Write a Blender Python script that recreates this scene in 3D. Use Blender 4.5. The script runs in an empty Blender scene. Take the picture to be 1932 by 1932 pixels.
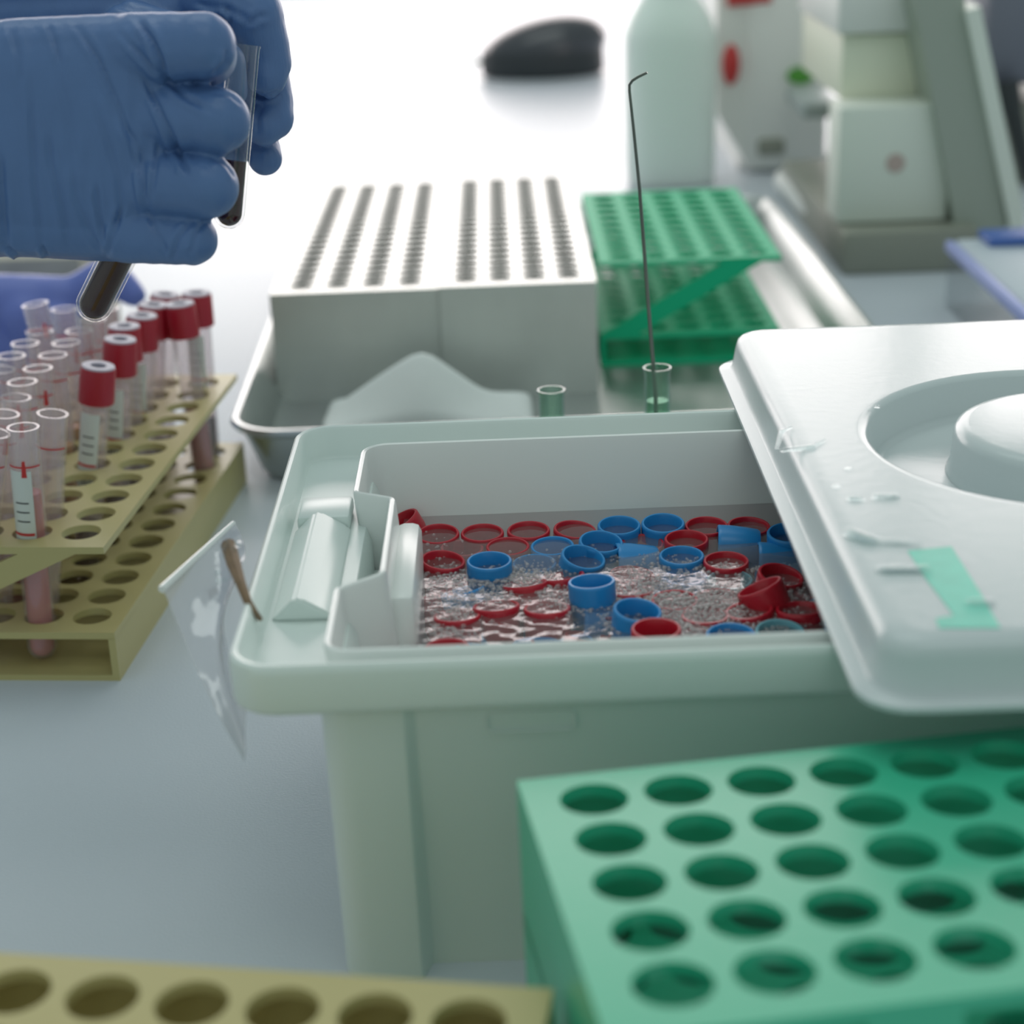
import bpy, bmesh, math, random
import numpy as np
from mathutils import Vector, Matrix
random.seed(7); np.random.seed(7)
C = bpy.context.scene.collection
PI = math.pi
# ------------------------------------------------------------------ camera
FPX, PITCH, ROLL, HC = 3400.0, math.radians(21.2), math.radians(2.2), 0.33
cam = bpy.data.cameras.new('camera'); co = bpy.data.objects.new('camera', cam); C.objects.link(co)
co.location = (0, 0, HC)
co.matrix_world = (Matrix.Translation((0, 0, HC)) @ Matrix.Rotation(PI/2-PITCH, 4, 'X') @ Matrix.Rotation(-ROLL, 4, 'Z'))
cam.sensor_width = 36; cam.sensor_fit = 'HORIZONTAL'; cam.lens = 36*FPX/1932
cam.clip_start = .01; cam.clip_end = 50
cam.dof.use_dof = True; cam.dof.focus_distance = .655; cam.dof.aperture_fstop = cam.lens/7.6
bpy.context.scene.camera = co
bpy.context.scene.cycles.transparent_max_bounces = 48
bpy.context.scene.cycles.max_bounces = 10

def ray(px, py):
    u = (px-966)/FPX; v = (966-py)/FPX
    c, s = math.cos(ROLL), math.sin(ROLL)
    u2 = u*c+v*s; v2 = -u*s+v*c
    return (u2, math.cos(PITCH)+v2*math.sin(PITCH), -math.sin(PITCH)+v2*math.cos(PITCH))
def at(px, py, z):
    d = ray(px, py); t = (z-HC)/d[2]
    return Vector((d[0]*t, d[1]*t, z))
def atY(px, py, Y):
    d = ray(px, py); t = Y/d[1]
    return Vector((d[0]*t, Y, HC+d[2]*t))

# ------------------------------------------------------------------ materials
MATS = {}
def srgb(r, g, b):
    f = lambda c: (c/255/12.92) if c/255 <= .04045 else ((c/255+.055)/1.055)**2.4
    return (f(r), f(g), f(b), 1)
def mat(name, col, rough=.4, metal=0., spec=.5, bump=0, bscale=200, var=0, vscale=20, coat=0, trans=0, sss=0, srad=.004, stretch=None):
    m = bpy.data.materials.new(name); m.use_nodes = True
    nt = m.node_tree; b = nt.nodes['Principled BSDF']
    b.inputs['Base Color'].default_value = col
    b.inputs['Roughness'].default_value = rough
    b.inputs['Metallic'].default_value = metal
    b.inputs['Specular IOR Level'].default_value = spec
    b.inputs['Coat Weight'].default_value = coat
    b.inputs['Transmission Weight'].default_value = trans
    if sss:
        b.inputs['Subsurface Weight'].default_value = sss
        b.inputs['Subsurface Radius'].default_value = (srad, srad, srad)
        b.inputs['Subsurface Scale'].default_value = 1
    tc = nt.nodes.new('ShaderNodeTexCoord')
    if bump:
        n = nt.nodes.new('ShaderNodeTexNoise'); n.inputs['Scale'].default_value = bscale; n.inputs['Detail'].default_value = 4
        if stretch:
            mp = nt.nodes.new('ShaderNodeMapping'); mp.inputs['Scale'].default_value = stretch; mp.inputs['Rotation'].default_value = (0, .12, 0)
            nt.links.new(tc.outputs['Object'], mp.inputs['Vector']); nt.links.new(mp.outputs[0], n.inputs['Vector'])
        else: nt.links.new(tc.outputs['Object'], n.inputs['Vector'])
        bp = nt.nodes.new('ShaderNodeBump'); bp.inputs['Strength'].default_value = bump; bp.inputs['Distance'].default_value = .0005
        nt.links.new(n.outputs['Fac'], bp.inputs['Height']); nt.links.new(bp.outputs['Normal'], b.inputs['Normal'])
    if var:
        n2 = nt.nodes.new('ShaderNodeTexNoise'); n2.inputs['Scale'].default_value = vscale; n2.inputs['Detail'].default_value = 3
        nt.links.new(tc.outputs['Object'], n2.inputs['Vector'])
        mx = nt.nodes.new('ShaderNodeMix'); mx.data_type = 'RGBA'
        mx.inputs['A'].default_value = tuple(c*(1-var) for c in col[:3])+(1,)
        mx.inputs['B'].default_value = tuple(min(1, c*(1+var)) for c in col[:3])+(1,)
        nt.links.new(n2.outputs['Fac'], mx.inputs['Factor']); nt.links.new(mx.outputs['Result'], b.inputs['Base Color'])
    MATS[name] = m; return m
def clear(name, tint=(1, 1, 1), rough=.03, ior=1.45, base=0., dcol=(1, 1, 1), bump=0, bscale=100, dist=.001, dif=0., edge=.75):
    """thin clear sheet: transparent body with a Fresnel gloss and, if dif, a milky part"""
    m = bpy.data.materials.new(name); m.use_nodes = True
    nt = m.node_tree; nt.nodes.clear()
    out = nt.nodes.new('ShaderNodeOutputMaterial')
    tr = nt.nodes.new('ShaderNodeBsdfTransparent'); tr.inputs['Color'].default_value = (*tint, 1)
    gl = nt.nodes.new('ShaderNodeBsdfGlossy'); gl.inputs['Roughness'].default_value = rough
    fr = nt.nodes.new('ShaderNodeLayerWeight'); fr.inputs['Blend'].default_value = .5
    pw = nt.nodes.new('ShaderNodeMath'); pw.operation = 'POWER'; pw.inputs[1].default_value = 4.2
    ml = nt.nodes.new('ShaderNodeMath'); ml.operation = 'MULTIPLY_ADD'; ml.inputs[1].default_value = edge; ml.inputs[2].default_value = ((ior-1)/(ior+1))**2
    nt.links.new(fr.outputs['Facing'], pw.inputs[0]); nt.links.new(pw.outputs[0], ml.inputs[0])
    mx = nt.nodes.new('ShaderNodeMixShader')
    body = tr.outputs[0]
    if dif:
        df = nt.nodes.new('ShaderNodeBsdfDiffuse'); df.inputs['Color'].default_value = (*dcol, 1)
        m2 = nt.nodes.new('ShaderNodeMixShader'); m2.inputs[0].default_value = dif
        nt.links.new(tr.outputs[0], m2.inputs[1]); nt.links.new(df.outputs[0], m2.inputs[2]); body = m2.outputs[0]
    fac = ml.outputs[0]
    if base:
        ad = nt.nodes.new('ShaderNodeMath'); ad.operation = 'ADD'; ad.inputs[1].default_value = base; ad.use_clamp = True
        nt.links.new(fac, ad.inputs[0]); fac = ad.outputs[0]
    nt.links.new(fac, mx.inputs[0]); nt.links.new(body, mx.inputs[1]); nt.links.new(gl.outputs[0], mx.inputs[2])
    nt.links.new(mx.outputs[0], out.inputs['Surface'])
    if bump:
        tc = nt.nodes.new('ShaderNodeTexCoord')
        n = nt.nodes.new('ShaderNodeTexNoise'); n.inputs['Scale'].default_value = bscale; n.inputs['Detail'].default_value = 2
        nt.links.new(tc.outputs['Object'], n.inputs['Vector'])
        bp = nt.nodes.new('ShaderNodeBump'); bp.inputs['Strength'].default_value = bump; bp.inputs['Distance'].default_value = dist
        nt.links.new(n.outputs['Fac'], bp.inputs['Height'])
        for x in (gl, fr): nt.links.new(bp.outputs['Normal'], x.inputs['Normal'])
    MATS[name] = m; return m

mat('bench', (.58, .63, .69, 1), .3, bump=.35, bscale=900)
mat('plastic_white', (.74, .82, .79, 1), .28, bump=.05, bscale=300, sss=.12)
mat('basket_white', (.80, .83, .81, 1), .25, bump=.05, bscale=300, sss=.12)
mat('lid_white', (.60, .66, .67, 1), .2, spec=.32, bump=.12, bscale=260, sss=.1)
mat('cap_red', (.48, .012, .028, 1), .3, sss=.05)
mat('cap_blue', (.02, .25, .60, 1), .3, sss=.05)
mat('cap_pale', (.16, .42, .50, 1), .3, sss=.05)
mat('rack_green', (.035, .50, .29, 1), .34, spec=1.0, bump=.1, bscale=300)
mat('rack_green_far', (.012, .50, .25, 1), .5, spec=.18, bump=.1, bscale=300)
mat('rack_yellow', (.52, .45, .20, 1), .38, bump=.1, bscale=300)
mat('steel', (.60, .62, .59, 1), .36, metal=.7, bump=.05, bscale=60, var=.12, vscale=25)
mat('steel_tray', (.50, .53, .52, 1), .3, metal=.85, var=.12, vscale=20)
mat('glove', (.092, .178, .39, 1), .40, bump=.6, bscale=1, var=.1, vscale=60, stretch=(420, 420, 60))
mat('glove_far', (.14, .19, .55, 1), .45, bump=.25, bscale=300)
mat('blood', (.045, .003, .006, 1), .25, spec=.25)
mat('blood_thin', (.42, .08, .07, 1), .2)
mat('pink_fluid', (.62, .14, .14, 1), .2)
mat('serum', (.55, .26, .04, 1), .2)
mat('label_paper', (.70, .73, .70, 1), .5)
mat('ink_red', (.60, .03, .03, 1), .5)
mat('ink_black', (.03, .03, .035, 1), .5)
mat('stopper_glare', (.52, .48, .56, 1), .5)  # pale lilac carries the window glare on the cap tops
mat('stopper_dark', (.02, .03, .035, 1), .6)
mat('vac_red', (.42, .012, .03, 1), .35)
mat('cloth', (.90, .95, .92, 1), .9, sss=.5, srad=.012, spec=.1, bump=.3, bscale=150)
mat('wire', (.16, .18, .16, 1), .35, metal=.9)
mat('bottle', (.80, .88, .83, 1), .45, sss=.9, srad=.03)
mat('black_gloss', (.03, .033, .045, 1), .33, coat=.7)
mat('black_soft', (.025, .03, .035, 1), .5)
mat('inst_white', (.82, .82, .79, 1), .4)
mat('inst_grey', (.78, .82, .74, 1), .45)
mat('inst_cream', (.85, .86, .70, 1), .45)
mat('inst_dark', (.30, .31, .26, 1), .5)
mat('inst_slate', (.16, .17, .22, 1), .4)
mat('dot_green', (.10, .36, .05, 1), .4)
mat('dot_red', (.60, .04, .04, 1), .4)
mat('pad_grey', (.55, .62, .68, 1), .5)
mat('pad_blue', (.06, .14, .45, 1), .4)
mat('pad_edge', (.38, .44, .80, 1), .4)
mat('carton', (.42, .40, .35, 1), .7, var=.2, vscale=60)
mat('rust', (.22, .14, .08, 1), .6, var=.4, vscale=300)
mat('tape_green', (.10, .62, .47, 1), .35, var=.15, vscale=120)
mat('wall_paint', (.78, .78, .76, 1), .7)
mat('floor_paint', (.45, .46, .46, 1), .5)
mat('frame_white', (.85, .85, .85, 1), .4)
clear('glass_tube', tint=(.97, .95, .96), ior=1.35, base=.03, dif=.13, dcol=(.92, .84, .86))
clear('glass_green', tint=(.80, .92, .86), ior=1.45, base=.02)
clear('tube_wall', tint=(.95, .95, .95), ior=1.35, base=.02)
clear('film', tint=(.93, .93, .95), rough=.08, ior=1.5, base=.06, dif=.34, dcol=(.80, .81, .86), bump=.6, bscale=60, dist=.002)
clear('box_clear', tint=(.93, .94, .95), ior=1.4, base=.02, dif=.06, dcol=(.8, .82, .84))
clear('drop', tint=(.95, .97, .97), rough=.04, ior=1.45, base=.02, edge=.8)
clear('bubble', tint=(.97, .95, .95), rough=.06, ior=1.4, base=.03, dif=.13, dcol=(.92, .88, .88), edge=.9)

# ------------------------------------------------------------------ object helpers
def tag(o, label=None, cat=None, group=None, kind=None):
    if label: o['label'] = label
    if cat: o['category'] = cat
    if group: o['group'] = group
    if kind: o['kind'] = kind
    return o
def root(name, loc=(0, 0, 0), label=None, cat=None, group=None, rz=0):
    o = bpy.data.objects.new(name, None); C.objects.link(o); o.empty_display_size = .01
    o.location = loc; o.rotation_euler = (0, 0, rz)
    return tag(o, label, cat, group)
def obj(name, bm, m, parent=None, smooth=True, angle=40, label=None):
    me = bpy.data.meshes.new(name)
    bmesh.ops.recalc_face_normals(bm, faces=bm.faces)
    bm.to_mesh(me); bm.free()
    return link(name, me, m, parent, smooth, angle, label)
def link(name, me, m, parent=None, smooth=True, angle=40, label=None):
    me.materials.append(MATS[m])
    if smooth:
        me.polygons.foreach_set('use_smooth', [True]*len(me.polygons))
        try: me.set_sharp_from_angle(angle=math.radians(angle))
        except Exception: pass
    o = bpy.data.objects.new(name, me); C.objects.link(o)
    if parent: o.parent = parent
    if label: o['label'] = label
    return o
def B(): return bmesh.new()
def box(bm, x0, x1, y0, y1, z0, z1, M=None, bev=0):
    t = bmesh.new()
    vs = [t.verts.new((x, y, z)) for x in (x0, x1) for y in (y0, y1) for z in (z0, z1)]
    for f in ((0, 1, 3, 2), (4, 6, 7, 5), (0, 4, 5, 1), (2, 3, 7, 6), (0, 2, 6, 4), (1, 5, 7, 3)):
        t.faces.new([vs[i] for i in f])
    bmesh.ops.recalc_face_normals(t, faces=t.faces)
    if bev: bmesh.ops.bevel(t, geom=t.edges[:], offset=bev, segments=2, affect='EDGES', profile=.5)
    if M: t.transform(M)
    me = bpy.data.meshes.new('tmp'); t.to_mesh(me); t.free(); bm.from_mesh(me); bpy.data.meshes.remove(me)
    return bm
def loft(bm, rings, close=True, cap0=False, cap1=False):
    V = [[bm.verts.new(p) for p in r] for r in rings]
    n = len(rings[0])
    for a, b in zip(V, V[1:]):
        for i in range(n if close else n-1):
            j = (i+1) % n
            bm.faces.new((a[i], a[j], b[j], b[i]))
    if cap0: bm.faces.new(list(reversed(V[0])))
    if cap1: bm.faces.new(V[-1])
    return V
def circ(r, z, n=32, cx=0, cy=0):
    return [(cx+r*math.cos(2*PI*i/n), cy+r*math.sin(2*PI*i/n), z) for i in range(n)]
def lathe(bm, prof, n=32, cap0=True, cap1=True, cx=0, cy=0):
    return loft(bm, [circ(r, z, n, cx, cy) for r, z in prof], True, cap0, cap1)
def tube(bm, pts, rad, n=10, caps=True):
    pts = [Vector(p) for p in pts]; rads = rad if isinstance(rad, (list, tuple)) else [rad]*len(pts)
    rings = []; up = None
    for i, p in enumerate(pts):
        d = (pts[min(i+1, len(pts)-1)]-pts[max(i-1, 0)]).normalized()
        if up is None: up = d.orthogonal().normalized()
        up = (up-d*up.dot(d)).normalized(); s = d.cross(up)
        rings.append([tuple(p+(up*math.cos(2*PI*k/n)+s*math.sin(2*PI*k/n))*rads[i]) for k in range(n)])
    loft(bm, rings, True, caps, caps); return bm
def rrect(x0, x1, y0, y1, r, z, k=6, e=5):
    """rounded rectangle, counter-clockwise, k segments a corner and e pieces an edge"""
    pts = []
    cs = [(x1-r, y0+r, -PI/2), (x1-r, y1-r, 0), (x0+r, y1-r, PI/2), (x0+r, y0+r, PI)]
    for i, (cx, cy, a0) in enumerate(cs):
        for j in range(k+1):
            a = a0+PI/2*j/k; pts.append((cx+r*math.cos(a), cy+r*math.sin(a), z))
        nx = cs[(i+1) % 4]; a = nx[2]
        q = (nx[0]+r*math.cos(a), nx[1]+r*math.sin(a)); p = pts[-1]
        for j in range(1, e): t = j/e; pts.append((p[0]+(q[0]-p[0])*t, p[1]+(q[1]-p[1])*t, z))
    return pts
def fillet(poly, rs, k=5):
    """round the corners of a 2D polygon"""
    out = []; n = len(poly)
    for i in range(n):
        p = Vector(poly[i]); a = Vector(poly[i-1]); b = Vector(poly[(i+1) % n]); r = rs[i]
        u = (a-p).normalized(); v = (b-p).normalized()
        ang = u.angle(v); t = r/math.tan(ang/2)
        c = p+(u+v).normalized()*(r/math.sin(ang/2))
        p0 = p+u*t-c; p1 = p+v*t-c
        a0 = math.atan2(p0.y, p0.x); a1 = math.atan2(p1.y, p1.x); d = (a1-a0+PI) % (2*PI)-PI
        for j in range(k+1):
            q = a0+d*j/k; out.append((c.x+r*math.cos(q), c.y+r*math.sin(q)))
    return out
def offset(poly, d):
    """move a counter-clockwise 2D polygon inward by d"""
    out = []; n = len(poly)
    for i in range(n):
        p = Vector(poly[i]); a = Vector(poly[i-1]); b = Vector(poly[(i+1) % n])
        e = (p-a).normalized(); f = (b-p).normalized()
        n1 = Vector((-e.y, e.x)); n2 = Vector((-f.y, f.x)); m = (n1+n2)
        m = m/max(.3, (1+n1.dot(n2)))
        out.append((p.x+m.x*d, p.y+m.y*d))
    return out
def plate(bm, nx, ny, px, py, r, mx0, mx1, my0, my1, z0, z1, n=24, bev=0):
    """flat plate with nx*ny round holes; the first hole is at the origin"""
    hx, hy = px/2, py/2
    ang = [2*PI*i/n+PI/n for i in range(n)]
    def sq(a):
        c, s = math.cos(a), math.sin(a); k = min(hx/abs(c) if abs(c) > 1e-9 else 9, hy/abs(s) if abs(s) > 1e-9 else 9)
        return c*k, s*k
    for i in range(nx):
        for j in range(ny):
            cx, cy = i*px, j*py
            inn = [(cx+r*math.cos(a), cy+r*math.sin(a)) for a in ang]
            ou = [(cx+sq(a)[0], cy+sq(a)[1]) for a in ang]
            R = [[(x, y, z1) for x, y in ou], [(x, y, z1) for x, y in inn], [(x, y, z0) for x, y in inn], [(x, y, z0) for x, y in ou]]
            V = loft(bm, R)
            for V_ in (V[0], V[3]):                 # fill the corners of the cell
                for a in range(n):
                    b = (a+1) % n
                    pa, pb = V_[a].co, V_[b].co
                    if abs(abs(pa.x-cx)-hx) < 1e-7 and abs(abs(pa.y-cy)-hy) < 1e-7: continue
                    onx = abs(abs(pa.x-cx)-hx) < 1e-7; onxb = abs(abs(pb.x-cx)-hx) < 1e-7
                    if onx != onxb:
                        cor = bm.verts.new((cx+math.copysign(hx, pa.x-cx), cy+math.copysign(hy, pa.y-cy), pa.z))
                        bm.faces.new((V_[a], V_[b], cor))
    X0, X1, Y0, Y1 = -hx, (nx-1)*px+hx, -hy, (ny-1)*py+hy
    A0, A1, B0, B1 = X0-mx0, X1+mx1, Y0-my0, Y1+my1
    box(bm, A0, X0, B0, B1, z0, z1); box(bm, X1, A1, B0, B1, z0, z1)
    box(bm, X0, X1, B0, Y0, z0, z1); box(bm, X0, X1, Y1, B1, z0, z1)
    return A0, A1, B0, B1
def copy_tree(o, parent=None):
    c = o.copy(); C.objects.link(c)
    if parent: c.parent = parent
    for ch in list(o.children): copy_tree(ch, c)
    return c

# ------------------------------------------------------------------ setting and light
def struct(name, bm, m): return tag(obj(name, bm, m, smooth=False), kind='structure')
b = B(); box(b, -4, 4, -2, 4.2, -.95, -.9); struct('floor', b, 'floor_paint')
b = B()
WY = 3.75
box(b, -4, -2.6, WY, WY+.15, -.9, 2.7); box(b, 2.6, 4, WY, WY+.15, -.9, 2.7)
box(b, -2.6, 2.6, WY, WY+.15, -.9, -.02); box(b, -2.6, 2.6, WY, WY+.15, 1.58, 2.7)
struct('wall_back', b, 'wall_paint')
b = B()
for x in (-2.6, -.9, .85, 2.54): box(b, x, x+.06, WY+.02, WY+.1, 0, 1.58)
box(b, -2.6, 2.6, WY+.02, WY+.1, -.02, .03); box(b, -2.6, 2.6, WY+.02, WY+.1, 1.53, 1.58)
struct('window_1', b, 'frame_white')
b = B(); box(b, -2.2, 2.2, .02, WY-.02, -.04, 0, bev=.002)
tag(obj('lab_bench', b, 'bench'), 'pale grey laboratory bench top with fine grained surface under all the racks', 'table')

w = bpy.data.worlds.new('world'); bpy.context.scene.world = w; w.use_nodes = True
bg = w.node_tree.nodes['Background']; bg.inputs['Color'].default_value = (.34, .41, .40, 1); bg.inputs['Strength'].default_value = 1.12
def area(name, loc, target, sx, sy, watts, col):
    l = bpy.data.lights.new(name, 'AREA'); l.shape = 'RECTANGLE'; l.size = sx; l.size_y = sy; l.energy = watts; l.color = col
    o = bpy.data.objects.new(name, l); C.objects.link(o); o.location = loc
    o.rotation_euler = (Vector(target)-Vector(loc)).to_track_quat('-Z', 'Y').to_euler(); return o
area('daylight', (0, WY+.18, .79), (0, 0, .79), 5.2, 1.58, 92, (1, .89, .88))
area('overhead_fill', (-.3, 1.5, 2.4), (-.2, .9, 0), 1.6, 1.2, 9, (.93, 1, .97))  # added fill with no visible source, brightens upward faces
area('overhead_fill', (.4, -.5, 2.4), (.2, 1.0, .05), 1.2, .6, 3.5, (.93, 1, .96))  # added fill behind the camera, no visible source, lifts front faces

vs = bpy.context.scene.view_settings
vs.view_transform = 'Standard'; vs.look = 'None'; vs.gamma = 1; vs.exposure = 0; vs.use_curve_mapping = False

# ------------------------------------------------------------------ the white tub
BX0, BX1, BY0, BY1 = -.0805, .2215, .444, .654          # outer rim
tub = root('plastic_tub', (0, 0, 0), 'open white plastic disinfection tub holding liquid and floating caps', 'tub')
b = B()
RZ = .115
def fr(i, z, r=.013): return rrect(BX0+i, BX1-i, BY0+i, BY1-i, r-i*.5, z)
bx0, bx1, by0, by1 = -.0525, .1935, .450, .648
loft(b, [rrect(bx0, bx1, by0, by1, .008, .100),
         fr(.0014, .0995), fr(.0004, .1005), fr(0, .102), fr(-.0002, .112), fr(.0002, .1142), fr(.0011, RZ),
         fr(.0021, .1147), fr(.0027, .1135), fr(.0035, .1045), fr(.0048, .1030),
         rrect(bx0+.002, bx1-.002, by0+.004, by1-.004, .008, .1026),
         rrect(bx0+.004, bx1-.004, by0+.008, by1-.006, .008, .098),
         rrect(bx0+.006, bx1-.006, by0+.0255, by1-.014, .008, .004)], cap1=True)
obj('rim_shell', b, 'plastic_white', tub)
# lower body with corner columns and a recessed front panel
b = B()
def body(z, t):
    # t 0 at the flange, 1 at the bottom
    f = .449+.0115*t; g = f+.0015+.0065*min(1, t*1.15); rr = .654-.006-.009*t
    x0 = -.0565; x1 = .1975; col = .024
    P = [(x0, f), (x0+col, f), (x0+col+.003, g), (x1-col-.003, g), (x1-col, f), (x1, f), (x1, rr), (x0, rr)]
    q = fillet(P, [.009, .0012, .0012, .0012, .0012, .009, .009, .009], 4)
    return [(x, y, z) for x, y in q]
loft(b, [body(.1008, 0), body(.094, .05), body(.088, .12), body(.05, .55), body(.012, .95), body(.0, 1)], cap0=False, cap1=True)
obj('lower_body', b, 'plastic_white', tub)
# moulded outline below the rim
b = B(); p0 = at(868, 1348, .0935); 
q = [(-.0065, .0), (.0185, .0), (.0185, .0062), (-.0065, .0062)]
f2 = fillet([(x, z) for x, z in q], [.002]*4, 4)
tube(b, [(x-.003, .4514, .0885+z) for x, z in f2+f2[:1]], .00035, 6)
obj('moulded_outline', b, 'plastic_white', tub)
# the roof shaped grip ridge in the left wing
b = B()
yr0, yr1 = .5005, .574
pr = [(-.0750, .1028), (-.0672, .1102), (-.0650, .1102), (-.0565, .1050), (-.0550, .1028)]
ring0 = [(x, yr0, z) for x, z in pr]; ring1 = [(x, yr1, z) for x, z in pr]
t0 = [(x, yr0-.002, z) for x, z in pr]
loft(b, [ring0, ring1], close=True, cap0=True, cap1=True)
bmesh.ops.bevel(b, geom=[e for e in b.edges], offset=.0008, segments=2, affect='EDGES')
box(b, -.0735, -.0555, .5735, .594, .1028, .1085, bev=.0015)
box(b, -.0545, -.0425, .5105, .5735, .080, .088)
obj('grip_ridge', b, 'plastic_white', tub)

# ------------------------------------------------------------------ basket insert
ins = root('basket_insert', (0, 0, 0), 'white plastic inner basket with a notched left wall standing inside the tub', 'basket')
P = [(-.0545, .4535), (.1955, .4535), (.1955, .6315), (-.0545, .6315), (-.0545, .580), (-.0415, .573), (-.0415, .509), (-.0545, .4985)]
base = fillet(P, [.007, .007, .007, .010, .004, .0028, .004, .006], 6)
def ir(d, z, ty=0, xs=0): return [(x+xs, y, z) for x, y in offset(base, d)]
b = B()
def tp(poly, z, k):
    # draw the walls in towards the middle lower down
    return [(x+(.07-x)*k*.35, y+(.5425-y)*k, z) for x, y in poly]
o0 = base; i1 = offset(base, .0023)
loft(b, [tp(o0, .030, .20), tp(o0, .087, .06), tp(o0, .1135, 0), tp(offset(base, .0004), .1144, 0), tp(offset(base, .0011), .1147, 0),
         tp(offset(base, .0019), .1143, 0), tp(i1, .113, 0), tp(i1, .087, .06), tp(i1, .0325, .20)], cap0=True, cap1=True)
obj('basket_wall', b, 'basket_white', ins)
b = B()
box(b, -.0400, -.0312, .5125, .5775, .04, .1045, bev=.003)
obj('grip_boss', b, 'basket_white', ins)

# ------------------------------------------------------------------ liquid
ZW = .0875
nx, ny = 150, 110
lx0, lx1, ly0, ly1 = -.0400, .190, .4600, .6250
def rip(x, y):
    cx, cy = at(980, 1200, ZW)[:2]
    g = math.exp(-(((x-cx)/.036)**2+((y-cy)/.016)**2)); g2 = math.exp(-(((x-.11)/.03)**2+((y-.545)/.018)**2))
    r = (math.sin(x*520+3*math.sin(y*430))*.45+math.sin(y*760+2.2*math.sin(x*390+1))*.4+math.sin((x+y)*1130+math.sin(x*700)*2)*.22)
    return .00042*r*(g+.12*g2)+.00003*math.sin(x*150+y*90)
vv = []; ff = []
for j in range(ny+1):
    for i in range(nx+1):
        x = lx0+(lx1-lx0)*i/nx; y = ly0+(ly1-ly0)*j/ny
        vv.append((x, y, ZW+rip(x, y)))
for j in range(ny):
    for i in range(nx):
        a = j*(nx+1)+i
        ff.append((a, a+1, a+nx+2, a+nx+1))
# the body of the liquid under the surface
n0 = len(vv)
vv += [(lx0, ly0, .045), (lx1, ly0, .045), (lx1, ly1, .045), (lx0, ly1, .045)]
me = bpy.data.meshes.new('liquid'); me.from_pydata(vv, [], ff); me.update()
clear('liquid', tint=(.90, .88, .89), rough=.015, ior=1.33, bump=.12, bscale=160, dist=.001, dif=.11, dcol=(.60, .58, .57), edge=1.1)
lq = link('liquid', me, 'liquid', None, True, 180)
tag(lq, 'clear rippled soaking liquid filling the white tub around the floating caps', 'liquid')

# ------------------------------------------------------------------ floating caps
def cap_mesh(name, m):
    b = B(); R = .0078
    lathe(b, [(.0035, -.0152), (.0064, -.0150), (.0070, -.0140), (.0074, -.010), (.0078, -.005), (R, -.0012), (R, -.0004), (R-.0003, 0),
              (R-.0009, 0), (R-.0012, -.0005), (.0064, -.006), (.0060, -.0125)], 40)
    me = bpy.data.meshes.new(name); bmesh.ops.recalc_face_normals(b, faces=b.faces); b.to_mesh(me); b.free()
    me.materials.append(MATS[m]); me.polygons.foreach_set('use_smooth', [True]*len(me.polygons)); me.set_sharp_from_angle(angle=math.radians(50))
    return me
CM = {'r': cap_mesh('red_cap', 'cap_red'), 'b': cap_mesh('blue_cap', 'cap_blue'), 'p': cap_mesh('pale_blue_cap', 'cap_pale')}
CN = {'r': 'red_cap', 'b': 'blue_cap', 'p': 'pale_blue_cap'}
def cap(px, py, k, h, az, tilt, label, group='caps soaking in the white tub'):
    o = bpy.data.objects.new(CN[k], CM[k]); C.objects.link(o)
    p = at(px, py, ZW+h/1000)
    axis = Vector((-math.sin(math.radians(az)), math.cos(math.radians(az)), 0))
    R = Matrix.Rotation(math.radians(tilt), 4, axis)
    o.matrix_world = Matrix.Translation(p) @ R @ Matrix.Rotation(random.random()*6, 4, 'Z')
    tag(o, label, 'cap', group)
    return o
cap(752, 982, 'r', 2, 180, 28, 'red cap half hidden behind the moulded grip at the left of the basket')
cap(826, 1006, 'r', 1, 270, 6, 'leftmost red cap of the row along the rear basket wall, beside the grip')
cap(910, 1004, 'r', 1, 270, 3, 'second red cap from the left along the rear basket wall')
cap(997, 999, 'r', 1.2, 270, 3, 'third red cap from the left along the rear basket wall')
cap(1085, 998, 'r', .8, 330, 7, 'red cap just left of the two blue caps at the rear basket wall')
cap(1168, 990, 'b', 3, 270, 5, 'left one of the two neighbouring blue caps at the rear basket wall')
cap(1251, 986, 'b', 3.4, 270, 6, 'right one of the two neighbouring blue caps at the rear basket wall')
cap(1333, 991, 'r', 1.6, 270, 4, 'red cap just right of the two blue caps at the rear basket wall')
cap(1413, 991, 'r', 1.2, 300, 4, 'second red cap right of the blue pair at the rear basket wall')
cap(1489, 1004, 'b', 3.5, 260, 6, 'blue cap in the rear row partly covered by the edge of the lid')
cap(872, 1033, 'r', -.5, 0, 3, 'submerged red cap in front of the two leftmost red caps of the rear row')
cap(958, 1030, 'r', .4, 270, 3, 'level red cap between a submerged red and a blue cap in the second row')
cap(1042, 1029, 'b', .5, 250, 4, 'blue cap filled with liquid in the second row, left of a higher tilted blue cap')
cap(1134, 1021, 'b', 3.5, 300, 10, 'tilted blue cap standing in front of the left one of the rear blue pair')
cap(1212, 1024, 'r', 0, 270, 3, 'red cap brim full of liquid in front of the rear blue pair')
cap(1295, 1016, 'r', 2.4, 270, 3, 'dry red cap in the second row behind a floating blue cap')
cap(1352, 1031, 'b', -3.5, 176, 86, 'blue cap lying on its side near the rear right, beside the lid')
cap(836, 1056, 'r', 2, 330, 8, 'red cap against the left basket grip, slightly tilted to the right')
cap(923, 1057, 'b', 4.5, 270, 2, 'upright blue cap standing proud of the foam near the left grip')
cap(1008, 1062, 'b', -.2, 270, 2, 'submerged blue cap between the upright left blue cap and a tilted blue cap')
cap(1101, 1050, 'b', 3, 320, 16, 'strongly tilted blue cap in the middle with a thick round rim')
cap(1160, 1066, 'b', -5, 186, 84, 'blue cap lying on its side in the middle, half under the liquid')
cap(1286, 1047, 'b', 2.2, 270, 3, 'blue cap with foam round its wall, right of the blue cap lying in the middle')
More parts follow.
